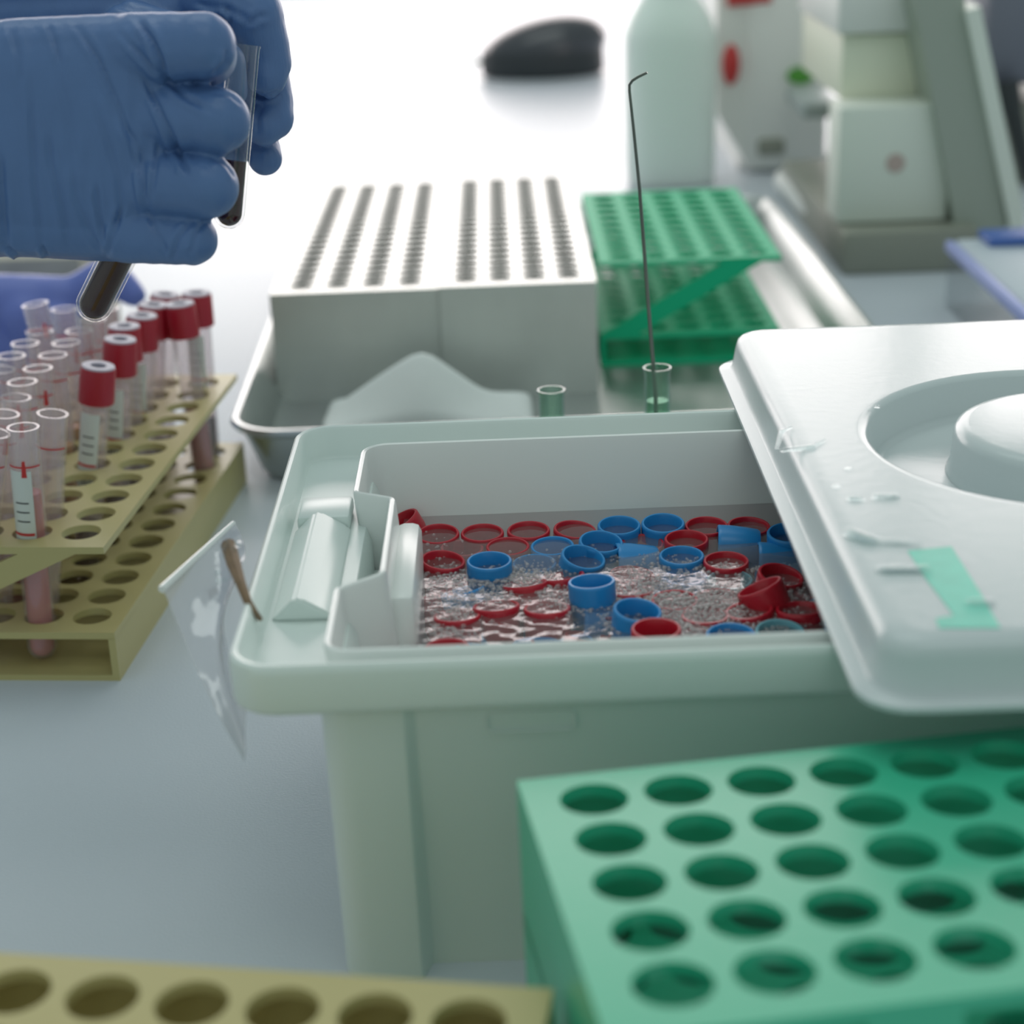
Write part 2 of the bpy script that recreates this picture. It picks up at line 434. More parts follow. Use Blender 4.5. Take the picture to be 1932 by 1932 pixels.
cap(1370, 1057, 'r', 1.8, 270, 2, 'red cap floating between two blue caps, right of centre')
cap(1428, 1064, 'b', -6, 176, 86, 'blue cap lying on its side under the liquid beside the lid')
cap(1060, 1086, 'r', .5, 120, 14, 'dark red cap breaking the surface just left of the tall centre blue cap')
cap(990, 1100, 'r', .3, 110, 14, 'red cap tilted under the foam, left of the tall centre blue cap')
cap(1116, 1096, 'b', 6.4, 120, 5, 'tall upright blue cap with a bright rim in the centre of the tub')
cap(1193, 1083, 'r', -2, 0, 5, 'small patch of a sunken red cap behind the foam right of the tall blue cap')
cap(1189, 1113, 'r', -.3, 90, 8, 'foam covered red cap just right of the tall centre blue cap')
cap(1293, 1088, 'b', -.6, 90, 4, 'sunken blue cap framed by a bright curved ripple, right of centre')
cap(1377, 1092, 'p', -.2, 270, 2, 'pale blue cap brim full of liquid, right of the sunken blue one')
cap(1474, 1084, 'r', 2.6, 325, 13, 'red cap tilted towards the lid, behind the red cap that tips left')
cap(1432, 1106, 'r', 5, 150, 26, 'red cap tipped up to the left with its wall showing')
cap(873, 1113, 'b', -1.8, 130, 18, 'sunken blue cap under the foam at the left, only an arc showing')
cap(936, 1142, 'r', .8, 100, 10, 'red cap with a glinting film across it, front left of the tub')
cap(862, 1160, 'r', .5, 100, 8, 'foam filled red cap nearest the left basket wall')
cap(1032, 1146, 'r', .5, 90, 8, 'red cap under rippled liquid just left of the front blue cap')
cap(1273, 1131, 'r', .3, 270, 2, 'red ringed cap full of foam behind the front red cap')
cap(1356, 1129, 'r', -.3, 270, 3, 'red ringed cap full of white foam right of centre')
cap(1203, 1150, 'b', 5, 320, 9, 'upright blue cap leaning right, directly behind the front red cap')
cap(1413, 1150, 'r', 1.2, 160, 8, 'red cap with glints inside, in front of the one tipped to the left')
cap(1510, 1147, 'r', 2.2, 100, 7, 'red cap nearest the edge of the lid, with a foam ring')
cap(1330, 1160, 'r', .3, 90, 4, 'red cap with a white glint across it, right of the front red cap')
cap(1238, 1185, 'r', 6.2, 270, 1, 'tall upright red cap against the front wall of the tub')
cap(1379, 1196, 'b', 1.3, 270, 3, 'blue cap with a bright reflection inside, left one of the front right pair')
cap(1472, 1190, 'p', 1.4, 285, 5, 'pale blue cap with a dark speck, right one of the front right pair')
cap(1448, 1217, 'r', 2, 270, 3, 'red cap mostly hidden by the front rim below the pale blue cap')
cap(843, 1226, 'r', 2.5, 270, 4, 'red cap mostly hidden by the front rim at the left corner')
cap(905, 1220, 'b', -.4, 60, 20, 'blue cap under rippled liquid at the front left rim')
cap(1092, 1178, 'b', -7, 190, 80, 'sunken blue cap on its side in front of the tall centre blue cap')
cap(1012, 1212, 'b', -2, 90, 12, 'sunken blue cap under bright ripples at the front rim')
cap(1548, 1200, 'b', -6, 176, 84, 'blue cap on its side at the front right under the lid edge')
cap(1530, 1112, 'r', -2, 20, 10, 'sunken red cap beside the lid edge, behind the foam ringed one')
sunk = [(1075, 1218), (1135, 1205), (1160, 1228), (970, 1178), (1010, 1172), (905, 1190), (965, 1225), (1300, 1215), (1318, 1194), (1090, 1125), (1235, 1112),
        (1245, 1078), (1420, 1028), (1450, 1040), (1330, 1100), (1560, 1160), (1400, 1120), (890, 1080), (1150, 1130), (1110, 1200), (1260, 1150), (820, 1120), (1540, 1060), (1300, 1065)]
for i, (x, y) in enumerate(sunk):
    cap(x, y, 'r' if i % 5 not in (0, 3) else 'b', -6-random.random()*3, random.random()*360, 12+random.random()*50,
        'sunken cap dimly seen in a gap between the floating caps, under the liquid', 'caps sunk below the floating ones')

# ------------------------------------------------------------------ foam: far too many bubbles to count
ic = bmesh.new(); bmesh.ops.create_icosphere(ic, subdivisions=2, radius=1)
icv = np.array([v.co[:] for v in ic.verts]); icf = np.array([[v.index for v in f.verts] for f in ic.faces]); ic.free()
up = icv[:, 2] > -.35
spots = [(828, 1090, 22, 40, 150), (850, 1195, 28, 12, 110), (935, 1092, 45, 9, 260), (985, 1080, 40, 14, 200), (900, 1120, 40, 14, 170), (1030, 1115, 40, 12, 170),
         (1116, 1142, 55, 10, 180), (1185, 1105, 32, 14, 150), (1245, 1100, 45, 16, 230), (1290, 1140, 55, 16, 420), (1350, 1130, 40, 13, 320), (1310, 1172, 45, 14, 300),
         (1290, 1195, 30, 10, 150), (1205, 1182, 52, 9, 130), (1285, 1068, 48, 7, 130), (1380, 1076, 40, 6, 90), (1430, 1130, 60, 9, 170), (1500, 1172, 45, 9, 140),
         (923, 1082, 46, 8, 140), (1160, 1045, 60, 8, 60), (860, 1160, 40, 12, 140), (1240, 1125, 30, 12, 140), (1370, 1165, 40, 10, 140), (1470, 1110, 40, 9, 90)]
bv = []; bf = []; off = 0
for cx, cy, sx, sy, n in spots:
    for _ in range(n):
        p = at(random.gauss(cx, sx), random.gauss(cy, sy), ZW)
        if not (lx0+.001 < p.x < .125 and ly0+.002 < p.y < ly1-.002): continue
        r = random.choice((.0004, .0005, .0006, .0007, .0009))*random.uniform(.7, 1.15)
        q = icv*r; q[:, 2] *= .8; q += np.array([p.x, p.y, ZW+r*.15])
        bv.append(q); bf.append(icf+off); off += len(q)
bv = np.concatenate(bv); bf = np.concatenate(bf)
me = bpy.data.meshes.new('foam'); me.from_pydata(bv.tolist(), [], bf.tolist()); me.update()
fo = link('foam', me, 'bubble', None, True, 180)
tag(fo, 'foam of tiny bubbles drifting between the caps on the liquid', 'foam', kind='stuff')

# ------------------------------------------------------------------ the lid lying crosswise on the tub
lid = root('tub_lid', (0, 0, 0), 'white plastic tub lid with round recess laid crosswise over the right of the tub', 'lid')
LX0, LX1, LY0, LY1, LZ0, LZ1 = .0865, .2975, .4015, .7115, .1152, .1325
rcx, rcy, rr_ = .188, .562, .0690
LA = [2*PI*i/110 for i in range(110)]
for cx_, cy_ in ((LX0, LY0), (LX1, LY0), (LX1, LY1), (LX0, LY1)):
    a0 = math.atan2(cy_-rcy, cx_-rcx) % (2*PI); LA += [a0+(j-4)*.012 for j in range(9)]
LA = sorted(a % (2*PI) for a in LA)
def lr(i, z, r=.014):
    x0, x1, y0, y1 = LX0+i, LX1-i, LY0+i, LY1-i; r = max(.004, r-i*.6); out = []
    for a in LA:
        dx, dy = math.cos(a), math.sin(a)
        t = min(((x1 if dx > 0 else x0)-rcx)/dx if abs(dx) > 1e-9 else 9, ((y1 if dy > 0 else y0)-rcy)/dy if abs(dy) > 1e-9 else 9)
        X, Y = rcx+dx*t, rcy+dy*t
        cx = x1-r if X > x1-r else (x0+r if X < x0+r else None); cy = y1-r if Y > y1-r else (y0+r if Y < y0+r else None)
        if cx is not None and cy is not None:
            ox, oy = rcx-cx, rcy-cy; b_ = ox*dx+oy*dy; c_ = ox*ox+oy*oy-r*r; t = -b_+math.sqrt(max(0, b_*b_-c_)); X, Y = rcx+dx*t, rcy+dy*t
        out.append((X, Y, z))
    return out
def hole_ring(r, z):
    return [(rcx+r*math.cos(a), rcy+r*math.sin(a), z) for a in LA]
b = B()
loft(b, [lr(.006, LZ0+.0002), lr(.0008, LZ0), lr(-.0006, LZ0+.0008), lr(-.0006, LZ0+.0022), lr(.0006, LZ0+.003), lr(.0036, LZ0+.0034), lr(.0044, LZ0+.0045),
         lr(.0056, LZ1-.0050), lr(.0064, LZ1-.0024), lr(.0080, LZ1-.0008), lr(.0102, LZ1), lr(.014, LZ1),
         lr(.0146, LZ1), hole_ring(rr_+.0045, LZ1), hole_ring(rr_+.0032, LZ1), hole_ring(rr_+.0022, LZ1-.00002), hole_ring(rr_+.0008, LZ1-.0004), hole_ring(rr_-.0006, LZ1-.0016), hole_ring(rr_-.003, LZ1-.0125), hole_ring(rr_-.0055, LZ1-.0145),
         hole_ring(.02, LZ1-.0146)], cap1=True)
obj('lid_shell', b, 'lid_white', lid)
b = B()
lathe(b, [(.0432, LZ1-.0145), (.0420, LZ1-.0115), (.0412, LZ1-.001), (.0404, LZ1+.0009), (.0385, LZ1+.0021), (.036, LZ1+.0024), (.01, LZ1+.0024)], 64, cx=rcx+.001, cy=rcy)
obj('knob', b, 'lid_white', lid)
# strip of green tape stuck on the lid
def blob2d(bm, pts, z0, z1, inset=.0):
    q = pts; loft(bm, [[(x, y, z0) for x, y in q], [(x, y, z1) for x, y in q]], cap0=True, cap1=True)
b = B()
zt = LZ1+.00005
T = [tuple(at(*p, LZ1)[:2]) for p in ((1712, 1040), (1795, 1032), (1850, 1120), (1888, 1186), (1772, 1186), (1765, 1168), (1800, 1162), (1752, 1100))]
blob2d(b, list(reversed(T)), zt, zt+.00015)
obj('tape_strip', b, 'tape_green', lid, smooth=False, label='torn strip of turquoise tape')

# drops of water on the lid
def drop(pts, label):
    b = B()
    V = []
    for (px, py, rx, hz) in pts:
        c = at(px, py, LZ1); 
        ry = rx*.62/ .42*.42
        rings = []
        for k in range(7):
            a = PI/2*k/6; rings.append([(c.x+rx*math.cos(a)*math.cos(t)*1.0, c.y+rx*math.cos(a)*math.sin(t)*1.0, LZ1+.00004+hz*math.sin(a)) for t in [2*PI*i/18 for i in range(18)]][:])
        hz *= 1.5
        rings = [[(x_, y_, LZ1+.00004+(z_-LZ1-.00004)*1.5) for x_, y_, z_ in r_] for r_ in rings]
        rings[-1] = [(c.x+rx*.02*math.cos(2*PI*i/18), c.y+rx*.02*math.sin(2*PI*i/18), LZ1+hz) for i in range(18)]
        loft(b, rings, cap0=True, cap1=True)
    o = obj('water_drop', b, 'drop'); tag(o, label, 'drop', 'water drops on the lid')
    return o
def line(p, q, r0, r1, h, n=8):
    return [(p[0]+(q[0]-p[0])*i/n, p[1]+(q[1]-p[1])*i/n, r0+(r1-r0)*i/n, h) for i in range(n+1)]
drop(line((1478, 852), (1530, 846), .0011, .0018, .0009)+line((1530, 846), (1555, 833), .0015, .0006, .0008, 5), 'long wavy water drop at the left edge of the lid')
drop(line((1466, 846), (1475, 815), .0008, .0012, .0006)+line((1475, 815), (1492, 808), .001, .0006, .0006, 4), 'curved water drop on the rounded left rim of the lid')
drop(line((1603, 943), (1624, 943), .0013, .0015, .0009, 4), 'small round water drop left of another below the recess on the lid')
drop(line((1652, 940), (1688, 940), .0016, .0018, .0010, 5), 'oval water drop just in front of the round recess on the lid')
drop([(1578, 919, .0016, .0007)], 'tiny water drop behind the small round ones on the lid')
drop([(1600, 885, .0014, .0004)], 'faint flat water drop left of the round recess on the lid')
drop(line((1602, 1010), (1640, 1024), .0022, .0026, .0016)+line((1640, 1024), (1735, 1032), .0020, .0010, .0012, 10), 'large long water drop pointing at the turquoise tape on the lid')
drop(line((1665, 1080), (1745, 1080), .0022, .0020, .0014, 10), 'large oval water drop at the left of the turquoise tape')
drop(line((1828, 1142), (1868, 1142), .0014, .0016, .0012, 5), 'water drop lying on the turquoise tape strip')
drop([(1655, 769, .0011, .0006)], 'tiny water drop on the brim behind the round recess')

# ------------------------------------------------------------------ clear film sleeve hanging at the left corner of the tub
fl = root('film_sleeve', (0, 0, 0), 'clear plastic film sleeve hanging over the left corner of the tub', 'sleeve')
def sheet(bm, pts, th=.0003):
    """pts: boundary with world points; filled by a fan of subdivided quads"""
    n = len(pts)
    f = [bm.verts.new(p) for p in pts]; fc = bm.faces.new(f)
A = atY(307, 1112, .505); Bp = atY(441, 986, .548); M_ = atY(452, 1060, .520); N_ = atY(436, 1140, .487); K = atY(415, 1240, .470); E_ = atY(497, 1362, .462); Tp = atY(461, 1436, .468)
b = B(); nu, nv = 14, 18
L = [A, A.lerp(Tp, .33)+Vector((0.0, -.004, 0)), A.lerp(Tp, .66)+Vector((.0, -.003, 0)), Tp]
R_ = [Bp, M_+Vector((.001, .006, 0)), N_.lerp(K, .7)+Vector((-.002, .012, 0)), E_+Vector((-.006, .006, 0))]
def bez(P, t):
    k = len(P)-1; i = min(int(t*k), k-1); u = t*k-i
    p0 = P[max(i-1, 0)]; p1 = P[i]; p2 = P[i+1]; p3 = P[min(i+2, k)]
    return .5*((2*p1)+(p2-p0)*u+(2*p0-5*p1+4*p2-p3)*u*u+(3*p1-p0-3*p2+p3)*u**3)
grid = []
for j in range(nv+1):
    l = bez(L, j/nv); r = bez(R_, j/nv); row = []
    for i in range(nu+1):
        u = i/nu; p = l.lerp(r, u); p = p+Vector((0, .0035*math.sin(PI*u)*math.sin(PI*j/nv*.9)+.0012*math.sin(u*9+j*.35), 0)); row.append(p)
    grid.append(row)
for d in (0, .0012):
    V = [[b.verts.new(p+Vector((0, d, 0))) for p in row] for row in grid]
    for j in range(nv):
        for i in range(nu): b.faces.new((V[j][i], V[j][i+1], V[j+1][i+1], V[j+1][i]))
obj('film', b, 'film', fl)
b = B(); tube(b, [A+Vector((-.0003, 0, 0)), A.lerp(Bp, .5)+Vector((0, .0003, 0)), Bp], [.0013, .0011, .0007], 8)
obj('folded_edge', b, 'basket_white', fl)
b = B()
W = [at(431, 1028, .1215), at(441, 1064, .1192), at(453, 1098, .1176), at(467, 1135, .1150), at(478, 1152, .1128), at(491, 1168, .1085)]
tube(b, W, [.0024, .0022, .0016, .0013, .0011, .0008], 8)
obj('soiled_seam', b, 'rust', fl, label='brown soiled seam of the film')
b = B()
for (x, y, x2, y2, r) in ((420, 1035, 430, 1022, .0011), (424, 1054, 442, 1034, .0012), (447, 1028, 452, 1026, .0010), (408, 1096, 426, 1094, .0009), (411, 1080, 411, 1081, .0010), (360, 1138, 360, 1139, .0010)):
    tube(b, [atY(x, y, .512), atY(x2, y2, .514)], r, 8)
obj('wet_bead', b, 'drop', fl)

# ------------------------------------------------------------------ racks
def rack(name, nx, ny, p, r, z_top, z_low, m, loc, rz, label, group=None, mrg=(.004, .004, .004, .004), brace='x', tilt=0, solid=False, th=.003):
    """two tier rack; local origin is the first hole on the bench level"""
    t = root(name, loc, label, 'rack', group)
    t.rotation_mode = 'XYZ'; t.rotation_euler = (tilt, 0, rz)
    b = B(); A0, A1, B0, B1 = plate(b, nx, ny, p, p, r, *mrg, z_top-th, z_top); obj('upper_plate', b, m, t, angle=35)
    b = B()
    if solid: box(b, A0, A1, B0, B1, z_low-th, z_low)
    else: plate(b, nx, ny, p, p, r, *mrg, z_low-th, z_low)
    obj('lower_plate', b, m, t, angle=35)
    b = B()
    w = .003
    zl = z_low-th+.0002
    if brace == 'y':                          # long axis along y: closed long sides, open short ends
        box(b, A0, A0+w, B0, B1, 0, zl); box(b, A1-w, A1, B0, B1, 0, zl)
        box(b, A0+w, A1-w, B0, B1, 0, .0025)
    else:
        box(b, A0, A1, B0, B0+w, 0, zl); box(b, A0, A1, B1-w, B1, 0, zl)
        box(b, A0, A1, B0+w, B1-w, 0, .0025)
    obj('base', b, m, t, smooth=False)
    if solid:
        b = B(); box(b, A0, A0+w, B0, B1, z_low, z_top-th); box(b, A1-w, A1, B0, B1, z_low, z_top-th); box(b, A0+w, A1-w, B0, B0+w, z_low, z_top-th); box(b, A0+w, A1-w, B1-w, B1, z_low, z_top-th)
        obj('side_wall', b, m, t, smooth=False); return t, (A0, A1, B0, B1)
    # slanting end struts from the top plate down to the lower plate
    H0, H1 = z_low, z_top-th
    def strut(P, Q, wd, th2, along):
        b = B(); P = Vector(P); Q = Vector(Q); d = Vector(along)*wd/2
        o = Vector((0, 1, 0)) if abs(along[0]) > .5 else Vector((1, 0, 0)); o = o*th2/2
        loft(b, [[tuple(c+d*s1+o*s2) for s1, s2 in ((-1, -1), (1, -1), (1, 1), (-1, 1))] for c in (P, Q)], cap0=True, cap1=True)
        obj('strut', b, m, t, smooth=False)
    if brace == 'y':
        for yy in (B0+.0016, B1-.0016):
            strut((A1-.024, yy, H1), (A0+.012, yy, H0), .024, .003, (1, 0, 0))
    else:
        for xx in (A0+.0016, A1-.0016):
            strut((xx, B1-.014, H1), (xx, B0+.014, H0), .026, .003, (0, 1, 0))
        for yy in (B1-.0016,):
            strut((A0+.02, yy, H1), (A0+.02, yy, H0), .034, .003, (1, 0, 0)); strut((A1-.02, yy, H1), (A1-.02, yy, H0), .034, .003, (1, 0, 0))
    return t, (A0, A1, B0, B1)
# left: yellow rack full of blood tubes. its first hole is the front right one; columns run to the left (use x to the left via offset)
YA = math.radians(5.6); YP = .0207; YO = Vector((-.1778, .692, 0))
def yhole(c, r, z):
    u = -c*YP; v = r*YP
    return Vector((YO.x+u*math.cos(YA)+v*math.sin(YA), YO.y-u*math.sin(YA)+v*math.cos(YA), z))
o5 = yhole(4, 0, 0)
rack('tube_rack', 5, 11, YP, .0082, .060, .022, 'rack_yellow', o5, -YA, 'yellow two tier tube rack with blood tubes, left of the white tub', None, (.004, .004, .006, .005), 'y')
# near yellow rack, only its rear row shows
p0 = at(27, 1870, .085); p1 = at(533, 1905, .085)
ya = math.atan2(p1.y-p0.y, p1.x-p0.x); pp = (p1-p0).length/3
ux = Vector((math.cos(ya), math.sin(ya), 0)); uy = Vector((-math.sin(ya), math.cos(ya), 0))
first = p0-ux*pp*4-uy*pp*4; first.z = 0
rack('tube_rack', 10, 5, pp, pp*.40, .085, .03, 'rack_yellow', first, ya, 'empty yellow tube rack in the near left corner', None, (.003, .0062, .003, .0035), 'x', solid=True)
# near green rack
GP = .0212; sc = GP/.020
g0 = Vector((.0165*sc, .3659*sc, HC-(HC-.1158)*sc)); gy = math.radians(7.68); gt = math.radians(-3.9)
t, _ = rack('tube_rack', 10, 5, GP, GP*.405, 0, -.037, 'rack_green', (0, 0, 0), 0, 'empty bright green tube rack in the near right corner', None, (.0065, .004, .006, .0042), 'x', th=.0035)
for ch in t.children:
    if ch.name.startswith('base') or ch.name.startswith('strut'):
        bpy.data.objects.remove(ch)
off_ = Matrix.Translation(g0) @ Matrix.Rotation(gy, 4, 'Z') @ Matrix.Rotation(gt, 4, 'X') @ Matrix.Translation((0, -4*GP, 0))
b = B()
A0, A1, B0, B1 = -GP/2-.0065, 9*GP+GP/2+.004, -GP/2-.006, 4*GP+GP/2+.0042
zb = -.099
for yy0, yy1 in ((B0, B0+.003), (B1-.003, B1)):
    box(b, A0+.003, A1-.003, yy0, yy1, zb, -.0405)
    if yy0 > 0: box(b, A0+.003, A1-.003, yy0, yy1, -.037, -.0035); continue
    for k in range(5): box(b, A0+.003+k*(A1-A0-.026)/4, A0+.003+k*(A1-A0-.026)/4+.02, yy0, yy1, -.037, -.0035)
box(b, A0, A0+.003, B0, B1, zb, -.0035); box(b, A1-.003, A1, B0, B1, zb, -.0035)
obj('base', b, 'rack_green', t, smooth=False)
t.matrix_world = off_
# far green rack standing in the steel tray
TF = .005
gx = at(1152, 492, .07); 
rack('tube_rack', 5, 10, .0208, .0078, .066, .020, 'rack_green_far', (.0735, 1.098, TF), 0, 'green tube rack standing in the steel tray in front of the white bottle', None, (.004, .004, .004, .004), 'y')

# ------------------------------------------------------------------ steel tray and its racks
b = B()
ta = math.radians(.7)
TM = Matrix.Translation((-.1475, .893, 0)) @ Matrix.Rotation(ta, 4, 'Z')
def tr(i, z, r=.03): return [tuple(TM @ Vector(p)) for p in rrect(i, .372-i, i, .56-i, max(.006, r-i), z, 8, 4)]
loft(b, [tr(.022, 0), tr(.016, .0015), tr(.013, .006), tr(.0045, .028), tr(.0005, .0295), tr(-.0012, .0315), tr(.0003, .0338), tr(.003, .0338), tr(.006, .031), tr(.014, .008), tr(.020, .005), tr(.030, TF)], cap0=True, cap1=True)
o = obj('steel_tray', b, 'steel_tray'); tag(o, 'shallow stainless steel tray under the metal racks behind the white tub', 'tray')
def mrack(x0, x1, y0, y1, h, label, nc, npit, my):
    t = root('metal_rack', (x0, y0, TF), label, 'rack', 'metal racks in the steel tray')
    W = x1-x0; D = y1-y0; pw = npit; py = .0160; ny = int((D-.014)/py)
    mx = (W-nc*pw)/2; mz = (D-ny*py)/2
    b = B(); plate(b, nc, ny, pw, py, .0074, mx, mx, mz, mz, h-.0015, h, n=20)
    o = obj('top_plate', b, 'steel', t, angle=35); o.location = (mx+pw/2, mz+py/2, 0)
    b = B()
    box(b, 0, W, 0, .0015, 0, h-.0015); box(b, 0, W, D-.0015, D, 0, h-.0015)
    box(b, 0, .0015, .0015, D-.0015, 0, h-.0015); box(b, W-.0015, W, .0015, D-.0015, 0, h-.0015); box(b, .0015, W-.0015, .0015, D-.0015, 0, .0015)
    obj('body', b, 'steel', t, smooth=False)
mrack(-.1375, -.0382, 1.034, 1.372, .0665, 'metal tube rack in the steel tray, left one of the two', 4, .0215, 0)
mrack(-.0378, .0545, 1.030, 1.368, .068, 'metal tube rack in the steel tray, right one beside the green rack', 4, .0203, 0)
# folded gauze leaning up like a tent
b = B()
Yc = .925
def cp(px, py, Y): return atY(px, py, Y)
out = [(612, 800), (625, 775), (665, 748), (715, 712), (760, 683), (796, 661), (830, 684), (870, 712), (905, 738), (950, 752), (975, 745), (1000, 760), (1004, 800)]
bot = [(612, 812), (640, 812), (670, 810), (715, 808), (760, 806), (796, 804), (830, 803), (870, 802), (905, 801), (950, 800), (975, 800), (1000, 800), (1004, 812)]
rows = []
top = [cp(x, y, .968) for x, y in out]; mid = [cp(x, (y+z)/2, .952+.004*math.sin(x*.03)) for (x, y), (_, z) in zip(out, bot)]; low = [cp(x, z, .938) for x, z in bot]
back = [p+Vector((0, .020, -.004)) for p in top]; bl = [Vector((p.x, p.y+.055, p.z)) for p in low]
for p in low+bl: p.z = max(TF+.001, min(p.z, .018))
rows = [low, mid, [p.lerp(m, .12)+Vector((0, -.0006, 0)) for p, m in zip(top, mid)], top, [p+Vector((0, .0022, -.0006)) for p in top], [p.lerp(q, .5) for p, q in zip(back, bl)], bl]
V = [[b.verts.new(p) for p in r] for r in rows]
for r0, r1 in zip(V, V[1:]):
    for i in range(len(r0)-1): b.faces.new((r0[i], r0[i+1], r1[i+1], r1[i]))
o = obj('gauze_cloth', b, 'cloth', angle=180)
md = o.modifiers.new('s', 'SUBSURF'); md.levels = 1; md.render_levels = 1
md = o.modifiers.new('t', 'SOLIDIFY'); md.thickness = .0012
tag(o, 'white gauze cloth folded to a peak in the steel tray', 'cloth')

# glass tubes behind the tub, one with a bent wire
def vial(x, Y, pyt, label):
    top = atY(x, pyt, Y); h = top.z
    t = root('glass_tube', (top.x, Y, 0), label, 'tube')
    b = B(); lathe(b, [(.0052, .0002), (.0056, .001), (.0056, h-.002), (.0061, h-.001), (.0061, h), (.0051, h), (.0049, h-.002), (.0049, .002)], 28); obj('tube_wall', b, 'glass_green', t)
    b = B(); lathe(b, [(.0046, .0021), (.0047, .003), (.0047, h-.0145)], 24); obj('green_residue', b, 'glass_green', t)
    return t, top
vial(1040, .726, 735, 'short green tinted glass tube behind the tub, without a wire')
t, tp_ = vial(1240, .726, 693, 'green tinted glass tube behind the tub that holds the bent wire')
b = B()
W = [atY(1237, 765, .728)+Vector((0, 0, -.05)), atY(1237, 745, .727), atY(1222, 560, .722), atY(1207, 360, .716), atY(1195, 240, .712), atY(1187.5, 172, .71), atY(1187.5, 160, .71), atY(1193, 152, .709), atY(1204, 145, .709), atY(1221, 137, .708)]
tube(b, W, [.0009, .0009, .0008, .0007, .00062, .00058, .00058, .00058, .00056, .0005], 10)
tag(obj('bent_wire', b, 'wire'), 'thin metal wire with a bent tip standing in a glass tube', 'wire')

# ------------------------------------------------------------------ tubes in the yellow rack
def frame_between(p, q):
    d = (q-p).normalized(); return Matrix.Translation(p) @ Vector((0, 0, 1)).rotation_difference(d).to_matrix().to_4x4()
def tube_parts(t, h, fluid=None, fz=.03, label=False, cap_=None, marks=False, R=.0063, tw='glass_tube'):
    b = B()
    pr = [(.0006, .0002)]+[(R*math.sin(a), R-R*math.cos(a)) for a in [PI/2*i/6 for i in range(1, 7)]]
    lathe(b, pr+[(R, h-.001), (R+.0003, h-.0006), (R+.0003, h), (R-.0009, h), (R-.001, h-.001), (R-.001, R)]+[(max(.0004, (R-.001)*math.sin(a)), R-(R-.001)*math.cos(a)) for a in [PI/2*(5-i)/6 for i in range(6)]], 24)
    obj('glass_wall', b, tw, t)
    if fluid:
        b = B(); r2 = R-.0012
        lathe(b, [(.0005, R-r2)]+[(r2*math.sin(a), R-r2*math.cos(a)) for a in [PI/2*i/6 for i in range(1, 7)]]+[(r2, fz), (.001, fz)], 20)
        obj('blood_sample' if 'blood' in fluid or 'pink' in fluid else 'serum_sample', b, fluid, t)
    if label:
        b = B(); z0, z1 = label; n = 15; rr = R+.00015
        ring = lambda z: [(rr*math.sin(a), -rr*math.cos(a), z) for a in [(-1.25+1.75*i/n) for i in range(n+1)]]
        loft(b, [ring(z0), ring(z1)], close=False)
        lb = obj('paper_label', b, 'label_paper', t)
        b = B(); rr2 = rr+.0001
        ring2 = lambda z, a0=-1.15, a1=.42: [(rr2*math.sin(a), -rr2*math.cos(a), z) for a in [(a0+(a1-a0)*i/n) for i in range(n+1)]]
        zm = z0+(z1-z0)*.30
        loft(b, [ring2(zm), ring2(zm+.0012)], close=False); obj('red_line', b, 'ink_red', lb)
        b = B()
        for k in range(4): a = -.5+.25*k; loft(b, [ring2(z0+.002, a, a+.10), ring2(zm-.002, a, a+.10)], close=False)
        for k in range(3): zz = zm+.006+k*.004; loft(b, [ring2(zz, -.7, .2), ring2(zz+.0006, -.7, .2)], close=False)
        obj('print_lines', b, 'ink_black', lb)
    if marks:
        b = B(); n = 18; rr = R+.0002
        ring = lambda z, a0, a1: [(rr*math.sin(a), -rr*math.cos(a), z) for a in [(a0+(a1-a0)*i/n) for i in range(n+1)]]
        zt = h-.010-.006*random.random()
        loft(b, [ring(zt, -1.4, 1.2), ring(zt+.0007, -1.4, 1.2)], close=False)
        if random.random() < .75:
            a = random.uniform(-.5, .6); loft(b, [ring(zt-.004, a, a+.35), ring(zt+.003, a+.1, a+.28)], close=False)
        obj('red_mark', b, 'ink_red', t)
    if cap_:
        b = B(); rc = .0081
        lathe(b, [(.0068, h-.006), (rc-.0002, h-.0058), (rc, h-.005), (rc-.0003, h+.009), (rc-.0006, h+.0105), (rc-.0016, h+.011), (.0037, h+.011), (.0035, h+.0085), (.0005, h+.0084)], 28); cp_ = obj('red_cap', b, 'vac_red', t)
        b = B(); lathe(b, [(.0074, h+.0104), (.0072, h+.0114), (.0036, h+.0114), (.0032, h+.0092), (.0005, h+.0090)], 28, cap0=False); obj('stopper_glare_ring', b, 'stopper_glare', cp_)  # stopper top widened and pale, window glare put into its colour
        b = B(); lathe(b, [(.0031, h+.0091), (.0030, h+.0096), (.0005, h+.0096)], 20); obj('stopper_well', b, 'stopper_dark', cp_)
def rack_tube(c, r, top_px, h, text, zb=.0028, **k):
    p = yhole(c, r, zb)
    if top_px is not None:
        mid = yhole(c, r, .060)
        topv = atY(top_px[0], top_px[1], mid.y+.0008)
        # pass near the hole centre of the upper plate
        d = (topv-mid); d.y *= .3; d = d.normalized(); p = mid-d*((mid.z-zb)/d.z)
        q = p+d
    else: q = p+Vector((0, 0, 1))
    t = root('blood_tube' if k.get('cap_') else "open_tube", (0, 0, 0), text, "tube", "tubes in the yellow rack")
    t.matrix_world = frame_between(p, q)
    tube_parts(t, h, **k); return t
H1 = .100
rack_tube(1, 4, (186, 690), .094, 'red capped blood tube nearest the front of the yellow rack, with a printed label', cap_=1, label=(.048, .084), fluid='blood', fz=.03)
rack_tube(1, 6, (227, 655), .094, 'red capped tube second from the front in the yellow rack', cap_=1, label=(.046, .082), fluid='blood', fz=.03)
rack_tube(1, 7, (236, 633), .094, 'red capped tube third from the front in the yellow rack, close behind the second', cap_=1, fluid='blood', fz=.03)
rack_tube(1, 8, (268, 605), .094, 'red capped tube fourth from the front in the yellow rack', cap_=1, label=(.046, .082), fluid='blood', fz=.032)
